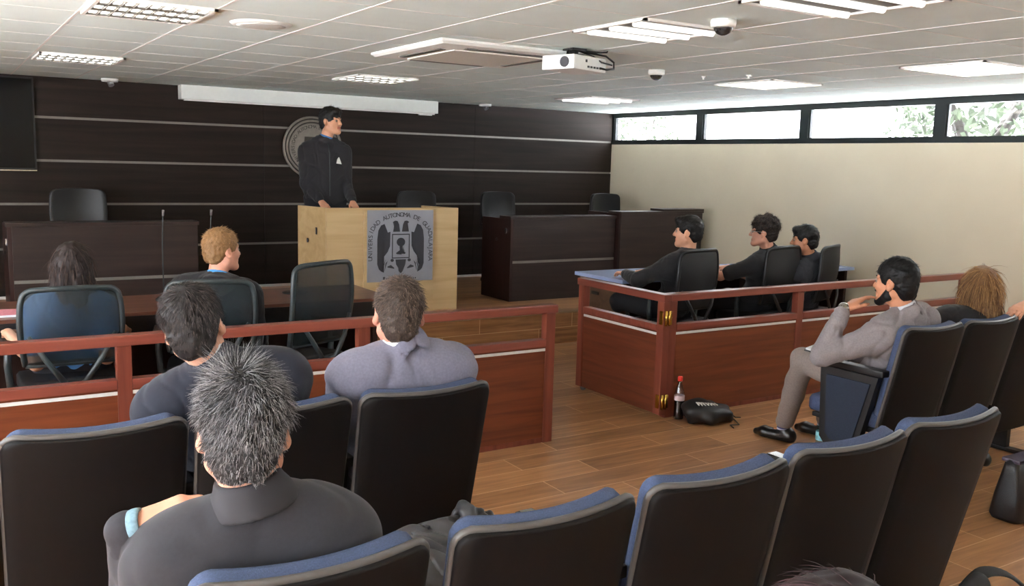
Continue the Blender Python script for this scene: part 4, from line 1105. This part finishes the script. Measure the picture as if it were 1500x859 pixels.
    nm = {'jacket': 'jacket', 'hoodie': 'hooded_jacket', 'polo': 'polo_shirt'}[top]
    tm = mat(nm + '_cloth', topc, .85, var=.10, vscale=120, bump=.15, bscale=900, sheen=.1)
    jk = np_mesh(nm, V, Q, tm, root)
    if collar is not None:
        K = SDF()
        if top == 'polo': K.tor(NB + nd * .028, Rk, .070, .0085, 3.4, .55, .004).tor(NB + nd * .046, Rk, .060, .006, 2.6, .05, .006)
        elif top == 'hoodie': K.tor(NB + nd * .030 + Fw * .004, Rk, .0575, .0045, 3.2, .15, .003)
        else: K.tor(NB + nd * .046, Rk, .0590 * hs ** .5, .0045, 3.4, .08, .003)
        V, Q = K.mesh(.0035); np_mesh('shirt_collar', V, Q, mat('collar_cloth', collar, .8, var=.05), root)
    # ---- legs
    if legs:
        C = SDF()
        C.cap(P - pR * .075, P + pR * .075, .116, None, .04)
        for q in (-1, 1):
            hp, kn, an, fd = LG[q]
            C.cap(hp, kn, .094, .068, .03); C.cap(kn, an + (kn - an) * .10, .068, .056, .03)
        V, Q = C.mesh(h * 1.3, wrinkle(.004, 34, int(P[0] * 50) + 3)); np_mesh('trousers', V, Q, mat('trouser_cloth', legc, .88, var=.1, vscale=100), root)
        for q in (-1, 1):
            hp, kn, an, fd = LG[q]; K = SDF(); sd = np.cross(fd, up)
            gz = an[2] - .09
            b = np.array([an[0], an[1], gz])
            K.cap(b - fd * .05 + up * .032, b + fd * .12 + up * .03, .037, .036, .02, 1, sd, 1.15); K.cap(b + fd * .12 + up * .03, b + fd * .175 + up * .022, .036, .022, .02)
            K.cap(b - fd * .045 + up * .05, b - fd * .01 + up * .07, .036, .040, .02)
            K.ell(an + (kn - an) * .16, (.034, .034, .05), None, .01, -1)
            K.cut(b + up * .004, -up)
            V, Q = K.mesh(.005); sh = np_mesh('shoe', V, Q, shoe_m or M_shoe, root)
            K = SDF(); K.cap(an - up * .01, an + (kn - an) * .22, .037, .042, .02); V, Q = K.mesh(.005); np_mesh('sock', V, Q, (extra or {}).get('sock', M_sock), root)
    # ---- hair
    if hair:
        V, Q = hair_shell(hair['style'], Hr, HC, hair.get('t', .012))
        parts = [(V, Q, np.full(len(V), hair.get('base', .3)) + rng.normal(0, .04, len(V)))]
        for st in hair.get('strands', []):
            parts.append(strands(V, Q, Hr, HC, **st))
        o = 0; VV = []; QQ = []; AA = []
        for v, q, a in parts: VV.append(v); QQ.append(q + o); AA.append(a); o += len(v)
        VV = HC + (np.concatenate(VV) * hs) @ Hr.T
        np_mesh('hair', VV, np.concatenate(QQ), hair['mat'], root, None, np.concatenate(AA))
    if glasses:
        k = MB()
        for q in (-1, 1):
            k.tube([T(q * .033 + .021 * math.cos(a), .098 - abs(.021 * math.cos(a)) * .25 * (1 if q * math.cos(a) > 0 else 0), .004 + .017 * math.sin(a)) for a in np.linspace(0, 2 * PI, 17)], .0016, 6)
            k.tube([T(q * .055, .092, .008), T(q * .076, .04, .010), T(q * .080, -.015, .006)], .0016, 6)
        k.tube([T(-.012, .1, .008), T(0, .106, .010), T(.012, .1, .008)], .0016, 6)
        k.build('glasses', mat('glasses_frame', (190, 184, 174), .3, .4), root)
    return root, dict(J=J, NB=NB, U=U, Rg=Rg, Fw=Fw, T=T, Hr=Hr, LG=LG, nd=nd, Rk=Rk)

H_blk = hair_mat('hair_black', (14, 12, 12), (44, 38, 36))
H_brn = hair_mat('hair_dark_brown', (32, 24, 20), (88, 66, 54))
H_dk = hair_mat('hair_dark_grey_flecked', (26, 22, 22), (104, 92, 90), .40, 1.0)
H_brg = hair_mat('hair_brown_grey', (52, 40, 34), (142, 122, 108), .25, .95)
H_sp = hair_mat('hair_salt_pepper', (24, 23, 25), (178, 176, 178), .30, 1.0)
H_bld = hair_mat('hair_blond_short', (104, 74, 46), (190, 146, 98), .15, .9)
H_gold = hair_mat('hair_blonde_long', (92, 58, 34), (206, 160, 106), .2, .85)
H_wom = hair_mat('hair_long_brown', (36, 26, 24), (84, 64, 56))
H_mar = hair_mat('hair_maroon', (26, 13, 15), (74, 42, 46), .3, 1.0)
def short_st(n, L=.028, lift=.35, **k):
    d_ = dict(n=n, L=L, lift=lift, mode='short', seed=11, thick=.0014); d_.update(k); return [d_]
LIVE = True
# ------------------------------------------------------------------ the people
# speaker behind the podium
r, K = person('person standing at the podium in black zip jacket, hands on its top', (3.04, 8.06, 1.27), (3.04, 8.06, 1.815), (3.085, 8.03, 1.985), 176, 214, 0, 0, sw=.172, shl=(-.022, -.022),
    hands={1: dict(p=(2.935, 7.90, 1.275), f=(.1, -1, -.55), d=(-.2, -.3, 1), curl=.25), -1: dict(p=(3.225, 7.86, 1.27), f=(-.1, -1, -.5), d=(.2, -.3, 1), curl=.25)},
    feet={1: (2.95, 8.08, ZD + .09, 176), -1: (3.14, 8.08, ZD + .09, 176)}, skin_c=(208, 152, 120), top='hoodie', topc=(30, 28, 32), collar=(74, 128, 190), legc=(28, 28, 34), standing=True,
    hair=dict(style='wave', mat=H_blk, t=.012, base=.1, strands=short_st(1200, .03, .25)), wr=(.006, 20), h=.006)
NB, Fw, Rg, U = K['NB'], K['Fw'], K['Rg'], K['U']
k = MB(); c = NB - U * .18 - Rg * .085 + Fw * .148
k.prism([(-.02, -.025), (.022, -.03), (.012, 0), (.0, .03), (-.012, .012)], lambda a, b, q: c - Rg * a + U * b + Fw * q, -.02, .006); k.build('chest_logo', M_white, r)
k = MB(); k.tube([NB - U * .03 + Fw * .09, NB - U * .12 + Fw * .142, NB - U * .3 + Fw * .148, NB - U * .5 + Fw * .150], .004, 6); k.build('zip', M_ochair, r)
# woman at the long table
person('person with long dark hair and light blue shirt seated in mesh chair', (.575, 5.31, .55), (.59, 5.26, .905), (.595, 5.28, 1.05), 0, -12, 0, 0, sw=.165,
    hands={-1: dict(p=(.285, 5.33, .71), f=(.1, 1, -.1), d=(0, 0, 1), curl=.6), 1: dict(p=(.835, 5.30, .70), f=(.25, .9, -.2), d=(0.3, 0, 1), curl=.7)},
    top='polo', topc=(92, 150, 214), collar=(30, 30, 36), legc=(30, 30, 36), sleeve=.7, skin_c=(190, 140, 112),
    hair=dict(style='long', mat=H_wom, t=.010, base=.2, strands=[dict(n=1500, L=.10, lift=.05, mode='long', seed=5, thick=.0016, spread=.06)]), h=.0065)
# blond boy
person('person with short blond hair and black jacket turned in profile, seated in mesh chair', (1.33, 5.33, .55), (1.335, 5.25, .955), (1.375, 5.28, 1.112), -18, -72, 0, 0, cyaw=-24, sw=.185,
    hands={1: dict(p=(1.62, 5.44, .70), f=(.2, 1, -.1), d=(0, 0, 1), curl=.5)},
    skin_c=(222, 160, 134), top='hoodie', topc=(28, 26, 30), collar=(72, 150, 214), legc=(28, 28, 34), brow=(150, 110, 76),
    feet={-1: (1.3, 5.78, .09, 0), 1: (1.75, 5.72, .09, -10)}, shoe_m=mat('white_sneaker', (206, 206, 204), .6),
    hair=dict(style='crop', mat=H_bld, t=.011, base=.4, strands=short_st(2200, .022, .35)), h=.006)
# navy suit
person('person in navy suit with dark hair and white collar seen from behind', (.83, 2.87, .55), (.700, 2.785, 1.022), (.640, 2.79, 1.135), -6, -22, -4, -12, cyaw=-10, sw=.20, tilt=1, shl=(-.028, -.028),
    skin_c=(208, 158, 134), top='jacket', topc=(20, 23, 38), collar=(224, 224, 230), legc=(44, 48, 70), hair=dict(style='short', mat=H_dk, t=.012, base=.3, strands=short_st(9000, .034, .16, thick=.0010, spread=.14)), h=.0055, wr=(.0055, 15))
# grey-blue suit
person('person in grey-blue suit with thinning brown hair seen from behind', (1.355, 2.89, .55), (1.338, 2.785, 1.022), (1.318, 2.80, 1.128), -4, -19, -4, 2, sw=.20, shl=(-.025, -.025),
    skin_c=(206, 140, 118), top='jacket', topc=(122, 120, 138), collar=(214, 216, 222), legc=(100, 100, 116), hair=dict(style='short', mat=H_brg, t=.009, base=.3, strands=short_st(8000, .026, .26, thick=.0010, spread=.2)), h=.0055, wr=(.0055, 15))
# foreground man
r, K = person('person with spiky grey hair and dark grey polo, hand on shoulder, closest to camera', (.545, 1.80, .55), (.492, 1.69, .985), (.482, 1.715, 1.122), -6, -17, -6, 1, sw=.178, tilt=-1, shl=(-.015, -.045),
    hands={-1: dict(p=(.276, 1.79, .940), elbow=(.315, 1.86, .68), f=(.85, -.42, .28), d=(-.25, -.55, 1), curl=.4, s=1.08, thumb=.3, pole=(.48, 2.05, .1))},
    skin_c=(204, 148, 122), top='polo', topc=(41, 40, 46), collar=(38, 36, 41), legc=(52, 52, 56), sleeve=1.0,
    hair=dict(style='short', mat=H_sp, t=.012, base=.32, strands=[dict(n=9000, L=.036, lift=.30, mode='short', seed=2, thick=.0008, spread=.2, crown=(-.01, -.055, .12), spike=((-.03, -.02, .135), (.05, .05, .04), .6, .5)),
        dict(n=3000, L=.03, lift=.5, mode='short', seed=9, thick=.0007, spread=.3, crown=(-.01, -.055, .12))]), h=.0045, wr=(.0035, 12))
K2 = SDF(); a, e, w_, hd = K['J'][-1]; fz = nrm(hd['f']); K2.cap(e + (w_ - e) * .86, w_, .039, .034, .01).cap(w_, w_ - fz * .010, .031, .030, .01)
V, Q = K2.mesh(.004); np_mesh('sleeve', V, Q, mat('polo_sleeve_cloth', (41, 40, 46), .85, var=.1, vscale=120), r)
fx = nrm(np.cross(fz, (0, 0, 1.))); K2 = SDF(); K2.tor(w_ + fz * .022, np.stack([fx, np.cross(fz, fx), fz], 1), .0285, .0055, 2.6); V, Q = K2.mesh(.0035); np_mesh('sleeve_cuff', V, Q, mat('cuff_light_blue', (110, 138, 152), .8, var=.2, vscale=120), r)
# bearded man in grey suit
stripe = bpy.data.materials.new('striped_sock'); stripe.use_nodes = True
nt = stripe.node_tree; tcn = nt.nodes.new('ShaderNodeTexCoord'); wv = nt.nodes.new('ShaderNodeTexWave'); wv.bands_direction = 'Z'; wv.inputs['Scale'].default_value = 14
rp = nt.nodes.new('ShaderNodeValToRGB'); rp.color_ramp.interpolation = 'CONSTANT'; rp.color_ramp.elements[1].position = .5; rp.color_ramp.elements[0].color = lin((60, 64, 120)); rp.color_ramp.elements[1].color = lin((196, 194, 214))
nt.links.new(tcn.outputs['Object'], wv.inputs['Vector']); nt.links.new(wv.outputs['Fac'], rp.inputs['Fac']); nt.links.new(rp.outputs['Color'], nt.nodes['Principled BSDF'].inputs['Base Color'])
r, K = person('person in grey suit with dark beard, hand at chin, seated at row end', (4.20, 2.92, .55), (4.165, 2.82, .945), (4.125, 2.865, 1.100), 2, 10, -2, 0, cyaw=6, sw=.20, tilt=2,
    hands={-1: dict(p=(3.885, 2.985, .955), f=(.72, -.12, .40), d=(-.35, .2, .8), curl=.25, thumb=.8, pole=(3.7, 2.9, .2)), 1: dict(p=(4.30, 3.22, .66), f=(-.4, 1, 0), d=(0, 0, 1), curl=.4)},
    feet={-1: (4.36, 3.72, .09, 14), 1: (4.66, 3.66, .09, 10)}, knees={-1: (4.14, 3.42, .58), 1: (4.42, 3.36, .57)},
    skin_c=(206, 142, 108), top='jacket', topc=(138, 129, 131), collar=(200, 200, 206), legc=(138, 126, 120), extra=dict(sock=stripe), brow=(26, 20, 18),
    hair=dict(style='short', mat=H_blk, t=.011, base=.25, strands=short_st(2200, .022, .2)), h=.0055, wr=(.007, 19))
K2 = SDF(); Tt = K['T']; Hr = K['Hr']
for q in (-1, 1): K2.cap(Tt(q * .060, .006, -.03), Tt(q * .053, .010, -.062), .012, .022, .01); K2.cap(Tt(q * .052, .012, -.062), Tt(q * .016, .074, -.098), .0245, .0235, .02)
K2.cap(Tt(-.02, .090, -.042), Tt(.02, .090, -.042), .008, None, .004).ell(Tt(0, .083, -.098), (.024, .020, .018), None, .01)
V, Q = K2.mesh(.004); np_mesh('beard', V, Q, H_blk, r, None, rng.uniform(.1, .5, len(V)))
a, e, w_, hd = K['J'][-1]; dv = nrm(w_ - e); K2 = SDF(); K2.cap(w_ - dv * .012, w_ + dv * .012, .032, .031, .004); V, Q = K2.mesh(.004); np_mesh('wristwatch', V, Q, M_chrome, r)
# blonde woman
person('person with long blonde hair and black top seated beside the bearded man', (4.74, 2.92, .52), (4.84, 2.84, .885), (4.895, 2.865, 1.028), -18, -46, 0, 0, cyaw=-22, sw=.17,
    skin_c=(214, 160, 132), top='polo', topc=(34, 30, 32), legc=(34, 32, 36), sleeve=1.0,
    feet={-1: (4.62, 2.98, .10, 0), 1: (5.0, 2.86, .10, 0)}, knees={-1: (4.62, 3.33, .50), 1: (4.86, 3.33, .50)},
    hair=dict(style='long', mat=H_gold, t=.008, base=.35, strands=[dict(n=3200, L=.11, lift=.06, mode='long', seed=8, thick=.0017, spread=.08)]), h=.006)
# neighbour at the picture edge
person('person in white beyond the blonde woman, bare arm along seat back, cut by picture edge', (5.72, 2.95, .55), (5.70, 2.86, .985), (5.73, 2.89, 1.15), 0, 5, 0, 0, sw=.18,
    hands={-1: dict(p=(5.08, 2.70, .962), f=(-1, -.1, -.25), d=(0, -.3, 1), curl=.3, pole=(5.3, 2.5, 1.1))}, skin_c=(216, 158, 128), top='polo', topc=(214, 214, 218), collar=(214, 214, 218), legc=(40, 40, 48), sleeve=.6,
    hair=dict(style='short', mat=H_brn, t=.012, base=.3, strands=short_st(800)), h=.007)
# maroon-haired person behind the near row
person('person with reddish dark hair just showing at the bottom picture edge', (.84, .66, .53), (.82, .58, .905), (.815, .60, 1.078), 0, -20, 0, 0, sw=.17,
    skin_c=(206, 156, 130), top='polo', topc=(44, 40, 46), collar=(44, 40, 46), legc=(36, 36, 42),
    hair=dict(style='long', mat=H_mar, t=.012, base=.25, strands=[dict(n=3500, L=.07, lift=.08, mode='long', seed=12, thick=.0010, spread=.10)]), h=.007)
# three students in the pen
person('person with straight black hair and black jacket, first of three students', (4.85, 5.30, .57), (4.875, 5.19, 1.005), (4.872, 5.20, 1.165), 10, 36, 0, 0, cyaw=14, sw=.185,
    hands={-1: dict(p=(4.60, 5.60, .81), f=(.3, 1, 0), d=(0, 0, 1), curl=.3, pole=(4.2, 5.1, .6)), 1: dict(p=(4.95, 5.66, .81), f=(-.6, .8, 0), d=(0, 0, 1), curl=.3)},
    feet={-1: (4.70, 5.78, .50, 60), 1: (4.95, 5.80, .09, 10)}, knees={-1: (4.52, 5.56, .60), 1: (4.93, 5.70, .56)},
    skin_c=(206, 150, 120), top='hoodie', topc=(24, 23, 26), collar=(30, 30, 34), legc=(26, 26, 30), shoe_m=mat('sneaker_pale_sole', (170, 172, 172), .6, var=.5, vscale=60),
    hair=dict(style='wave', mat=H_blk, t=.011, base=.1, strands=short_st(1600, .03, .12)), h=.006)
person('person with curly dark hair, glasses and black short-sleeved shirt among the students', (5.79, 5.30, .57), (5.765, 5.19, .99), (5.70, 5.20, 1.150), 10, 38, 0, 0, cyaw=14, sw=.19,
    hands={-1: dict(p=(5.52, 5.60, .81), f=(.5, .8, 0), d=(0, 0, 1), curl=.3, pole=(5.0, 5.2, .6)), 1: dict(p=(5.80, 5.66, .81), f=(-.8, .5, 0), d=(0, 0, 1), curl=.3)},
    skin_c=(204, 146, 122), top='polo', topc=(28, 28, 31), collar=(28, 28, 31), legc=(26, 26, 30), sleeve=.7, glasses=True,
    hair=dict(style='curly', mat=H_brn, t=.013, base=.1, strands=short_st(2200, .024, .7, spread=.6)), h=.006)
person('person with black fringe and dark navy shirt, student nearest the cream wall', (6.23, 5.22, .54), (6.165, 5.10, .93), (6.105, 5.12, 1.083), 14, 38, -3, 0, cyaw=20, sw=.18,
    hands={-1: dict(p=(5.96, 5.40, .82), f=(.6, .6, .1), d=(-.3, .2, 1), curl=.4, pole=(5.6, 5.0, .6)), 1: dict(p=(6.14, 5.56, .81), f=(-.8, .3, 0), d=(0, 0, 1), curl=.4)},
    skin_c=(186, 128, 98), top='polo', topc=(30, 30, 38), collar=(30, 30, 40), legc=(26, 26, 30), sleeve=.7,
    hair=dict(style='wave', mat=H_blk, t=.010, base=.08, strands=short_st(1400, .026, .1)), h=.006)

# ------------------------------------------------------------------ loose things on the floor and seats
def lettering(txt, size, fn, m, parent, name='lettering'):
    Vt, Ft = text_mesh(txt, size, .001); k = MB(); k.add([fn(*v) for v in Vt], Ft); return k.build(name, m, parent)
# cola bottle
bx, by = 4.11, 4.385
t = thing('drink_bottle', 'tall plastic bottle with red cap and dark drink at barrier corner', 'bottle', (bx, by, 0))
pl = thin_glass('clear_plastic', (226, 228, 230), .10)
MB().lathe([(0, .0), (.030, .0), (.033, .01), (.033, .17), (.030, .185), (.020, .225), (.013, .245), (.013, .262)], (bx, by, 0), 24).build('bottle_body', pl, t)
MB().lathe([(0, .003), (.030, .004), (.0315, .012), (.0315, .13), (0, .131)], (bx, by, 0), 20).build('drink', mat('dark_cola', (34, 16, 14), .2), t)
MB().lathe([(.0338, .128), (.0342, .13), (.0342, .16), (.0338, .162)], (bx, by, 0), 24).build('label_band', mat('label_pink', (206, 180, 184), .6), t)
MB().lathe([(.0145, .258), (.016, .26), (.016, .285), (.014, .288), (0, .288)], (bx, by, 0), 20).build('cap', mat('cap_red', (220, 52, 40), .4), t)
# black drawstring bag
t = thing('drawstring_bag', 'black bag with white lettering slumped on floor by the barrier', 'bag', (4.24, 4.26, 0))
S = SDF(); S.ell((4.24, 4.25, .05), (.15, .13, .075), None, .05).ell((4.16, 4.28, .075), (.09, .09, .07), None, .04).ell((4.33, 4.22, .03), (.09, .09, .04), None, .04).cut((0, 0, .004), (0, 0, -1))
V, Q = S.mesh(.006, wrinkle(.010, 40, 4)); np_mesh('bag_body', V, Q, mat('nylon_black', (26, 25, 27), .45, var=.2), t)
k = MB(); zz = []
for i in range(6):
    x = 4.115 + i * .026; y = 4.215 - .003 * i; z = .138 - i * .0035
    zz += [(x, y - .013, z - .003), (x + .004, y + .018, z + .008), (x + .016, y + .002, z + .006), (x + .02, y + .02, z + .006), (x + .023, y - .01, z)]
k.tube(zz, .005, 6); k.build('lettering', M_white, t)
k = MB(); k.tube([(4.34, 4.2, .05), (4.42, 4.2, .03), (4.46, 4.26, .006), (4.41, 4.16, .006), (4.36, 4.08, .006), (4.3, 4.1, .006), (4.27, 4.04, .006)], .004, 6)
k.tube([(4.35, 4.24, .05), (4.43, 4.28, .05), (4.47, 4.22, .006), (4.5, 4.2, .006)], .004, 6); k.build('drawstring', M_black, t)
# water bottle
bx, by = 4.36, 3.43
t = thing('water_bottle', 'clear water bottle with teal cap standing on the wooden floor', 'bottle', (bx, by, 0))
MB().lathe([(0, 0), (.030, 0), (.033, .01), (.031, .05), (.033, .06), (.031, .075), (.033, .09), (.033, .14), (.028, .165), (.014, .19), (.013, .205)], (bx, by, 0), 24).build('bottle_body', thin_glass('clear_plastic_teal', (206, 236, 240), .16), t)
MB().lathe([(.0336, .085), (.0342, .087), (.0342, .135), (.0336, .137)], (bx, by, 0), 24).build('label_band', mat('label_teal', (140, 204, 214), .6, var=.3, vscale=50), t)
MB().lathe([(.0145, .2), (.016, .202), (.016, .224), (.014, .227), (0, .227)], (bx, by, 0), 20).build('cap', mat('cap_teal', (66, 190, 178), .4), t)
# papers on the bearded man's tablet
t = thing('notepad', 'white notepad resting on the bearded man\'s knee side', 'notepad', (4.06, 3.16, .68))
k = MB(); Rn_ = rotz(D(20)) @ rotx(D(8)); k.box(3.97, 4.15, 3.06, 3.28, .684, .694, .002, Rn_, (4.06, 3.16, .69)); k.build('pages', M_paper, t)
k = MB(); k.box(3.965, 4.155, 3.055, 3.285, .676, .684, .002, Rn_, (4.06, 3.16, .69)); k.build('backing_board', M_black, t)
# handbag on the floor
t = thing('handbag', 'black leather handbag with silver clasp standing on floor at picture edge', 'handbag', (4.44, 2.32, 0))
k = MB(); rings = []
for z, wx, wy_ in ((0, .17, .075), (.02, .18, .085), (.12, .165, .075), (.24, .15, .05), (.30, .145, .035)):
    rings.append([(4.47 + wx * np.sign(math.cos(a)) * abs(math.cos(a)) ** .35, 2.30 + wy_ * np.sign(math.sin(a)) * abs(math.sin(a)) ** .5, z) for a in np.linspace(0, 2 * PI, 40, endpoint=False)])
k.loft(rings); k.build('bag_body', mat('leather_bag', (26, 25, 28), .38, var=.2, vscale=40, bump=.3, bscale=220), t)
MB().box(4.325, 4.615, 2.255, 2.345, .285, .305, .008).build('top_band', mat('bag_trim', (70, 58, 74), .4), t)
k = MB(); k.tube([(4.36, 2.25, .30), (4.38, 2.24, .38), (4.47, 2.235, .42), (4.56, 2.24, .38), (4.58, 2.25, .30)], .008, 8); k.build('handle', M_shoe, t)
k = MB(); k.tube([(4.40 + .022 * math.cos(a), 2.235, .24 + .022 * math.sin(a)) for a in np.linspace(0, 2 * PI, 14)], .005, 6).box(4.385, 4.415, 2.228, 2.238, .20, .225, .003).tube([(4.47, 2.235, .30), (4.53, 2.22, .34), (4.6, 2.22, .36)], .007, 6); k.build('clasp', M_chrome, t)
# backpack at the bottom edge
t = thing('backpack', 'black bag with curved strap at the bottom edge beside last near-row seat', 'bag', (2.52, 1.36, 0))
S = SDF(); S.cap((2.46, 1.36, .12), (2.5, 1.38, .36), .11, .085, .05).cap((2.56, 1.36, .12), (2.56, 1.4, .33), .11, .08, .05).ell((2.53, 1.41, .45), (.05, .035, .05), None, .05).cut((0, 0, .003), (0, 0, -1))
V, Q = S.mesh(.007, wrinkle(.006, 36, 6)); np_mesh('bag_body', V, Q, mat('bag_fabric_black', (30, 30, 32), .7, var=.15), t)
k = MB()
pts = [np.array(p) for p in ((2.50, 1.42, .45), (2.58, 1.41, .49), (2.68, 1.38, .46), (2.76, 1.34, .36), (2.74, 1.33, .22), (2.66, 1.34, .12))]
cs = []
for i in range(len(pts) - 1):
    for f in np.linspace(0, 1, 6, endpoint=False):
        p0, p1, p2, p3 = pts[max(i - 1, 0)], pts[i], pts[i + 1], pts[min(i + 2, len(pts) - 1)]
        cs.append(.5 * ((2 * p1) + (p2 - p0) * f + (2 * p0 - 5 * p1 + 4 * p2 - p3) * f * f + (3 * p1 - p0 - 3 * p2 + p3) * f ** 3))
rings = []
for i, p in enumerate(cs):
    tg = nrm(cs[min(i + 1, len(cs) - 1)] - cs[max(i - 1, 0)]); sd = nrm(np.cross(tg, (0.3, 1, 0.2))); n2 = np.cross(tg, sd)
    rings.append([p + .006 * math.cos(a) * sd + .024 * math.sin(a) * n2 for a in np.linspace(0, 2 * PI, 10, endpoint=False)])
k.loft(rings); k.build('strap', mat('strap_black', (34, 34, 36), .8), t)
# crumpled jacket
t = thing('folded_jacket', 'crumpled dark grey jacket lying across near-row seat and armrest', 'jacket', (1.08, 1.97, .46))
S = SDF()
S.ell((1.01, 2.04, .54), (.13, .16, .11), rotz(.4), .06).ell((1.12, 2.12, .585), (.12, .085, .07), rotz(.2), .05).cap((1.0, 2.10, .60), (1.2, 2.14, .61), .05, .045, .05).cap((.95, 1.96, .56), (1.05, 2.12, .60), .06, .05, .05)
S.cap((1.08, 1.94, .55), (1.21, 2.02, .54), .055, .05, .04).cap((1.0, 1.86, .52), (1.2, 1.92, .50), .05, .05, .05)
V, Q = S.mesh(.005, ridges(.014, 30, 9)); jb = np_mesh('jacket_body', V, Q, mat('nylon_grey', (70, 69, 72), .42, var=.12), t)
S = SDF(); r = np.random.default_rng(4)
for i in range(9):
    f = i / 8; c_ = np.array([1.20 + .095 * f, 2.135 - .005 * f, .650 - .055 * f * f + .01 * math.sin(i * 2)]); S.tor(c_, roty(PI / 2 + .3) @ rotx(.15 * r.normal()), .034 - .004 * f + .004 * (i % 2), .012, 1.0, 0, .006)
S.cap((1.17, 2.135, .63), (1.28, 2.135, .605), .036, .03, .01)
V, Q = S.mesh(.004, wrinkle(.006, 90, 19, 9)); np_mesh('gathered_cuff', V, Q, mat('nylon_dark', (44, 43, 46), .45, var=.2), t)

# ------------------------------------------------------------------ outside the clerestory windows
def tree(x, y, h, r, label, seed, n, trunk_c=(30, 27, 24), lean=0.0, forks=4, cz=.62):
    t = thing('tree', label, 'tree', (x, y, 0), 0, 'trees outside the windows'); q = np.random.default_rng(seed)
    k = MB(); k.tube([(x, y, 0), (x + lean * .5, y, h * .22), (x + lean, y + .1, h * .42)], [.16, .12, .10], 10)
    tips = []
    for i in range(forks):
        a = 2 * PI * i / forks + q.uniform(-.4, .4); e = np.array([x + lean + math.cos(a) * r * .6, y + math.sin(a) * r * .6, h * q.uniform(.65, .9)])
        m_ = np.array([x + lean, y + .1, h * .42]); k.tube([m_ - (0, 0, .1), m_ * .55 + e * .45 + (0, 0, -.15), e], [.08, .055, .02], 8); tips.append(e)
    k.build('trunk', mat('bark_pale', trunk_c, .9, var=.3, vscale=14, bump=.5, bscale=40), t)
    c = q.normal(size=(n, 3)); c /= np.linalg.norm(c, axis=1)[:, None]; c *= q.uniform(.35, 1, (n, 1)) ** .5; c = c * [r, r, h * .32] + [x + lean, y, h * cz]
    u = q.normal(size=(n, 3)); u /= np.linalg.norm(u, axis=1)[:, None]; w_ = np.cross(u, q.normal(size=(n, 3))); w_ /= np.linalg.norm(w_, axis=1)[:, None]
    L = q.uniform(.06, .12, (n, 1)); VV = np.stack([c - u * L, c + w_ * L * .4, c + u * L, c - w_ * L * .4], 1).reshape(-1, 3)
    QQ = np.arange(n * 4).reshape(n, 4)
    m = bpy.data.materials.get('leaf') or mat('leaf', (34, 46, 26), .7, var=.5, vscale=3)
    np_mesh('foliage', VV, QQ, m, t, smooth=False)
tree(10.9, 6.55, 4.4, 1.25, 'tree with pale forked trunk seen through the window at picture edge', 3, 1500, cz=.70)
tree(15.5, 18.6, 3.6, 1.3, 'pale green tree outside the window nearest the dark wall', 5, 700)
tree(16.5, 10.9, 3.6, 1.0, 'bleached green tree seen at the edge of the middle window', 8, 500)
MB_g = MB().box(XR + .3, 60, -30, 60, -.3, -.2).box(-40, XL - .3, -40, 40, -.3, -.2); struct(MB_g.build('ground_outside', mat('pale_bounce_ground', (190, 190, 192), .9, var=.1)))  # unseen ground, kept pale to bounce daylight up onto the ceiling
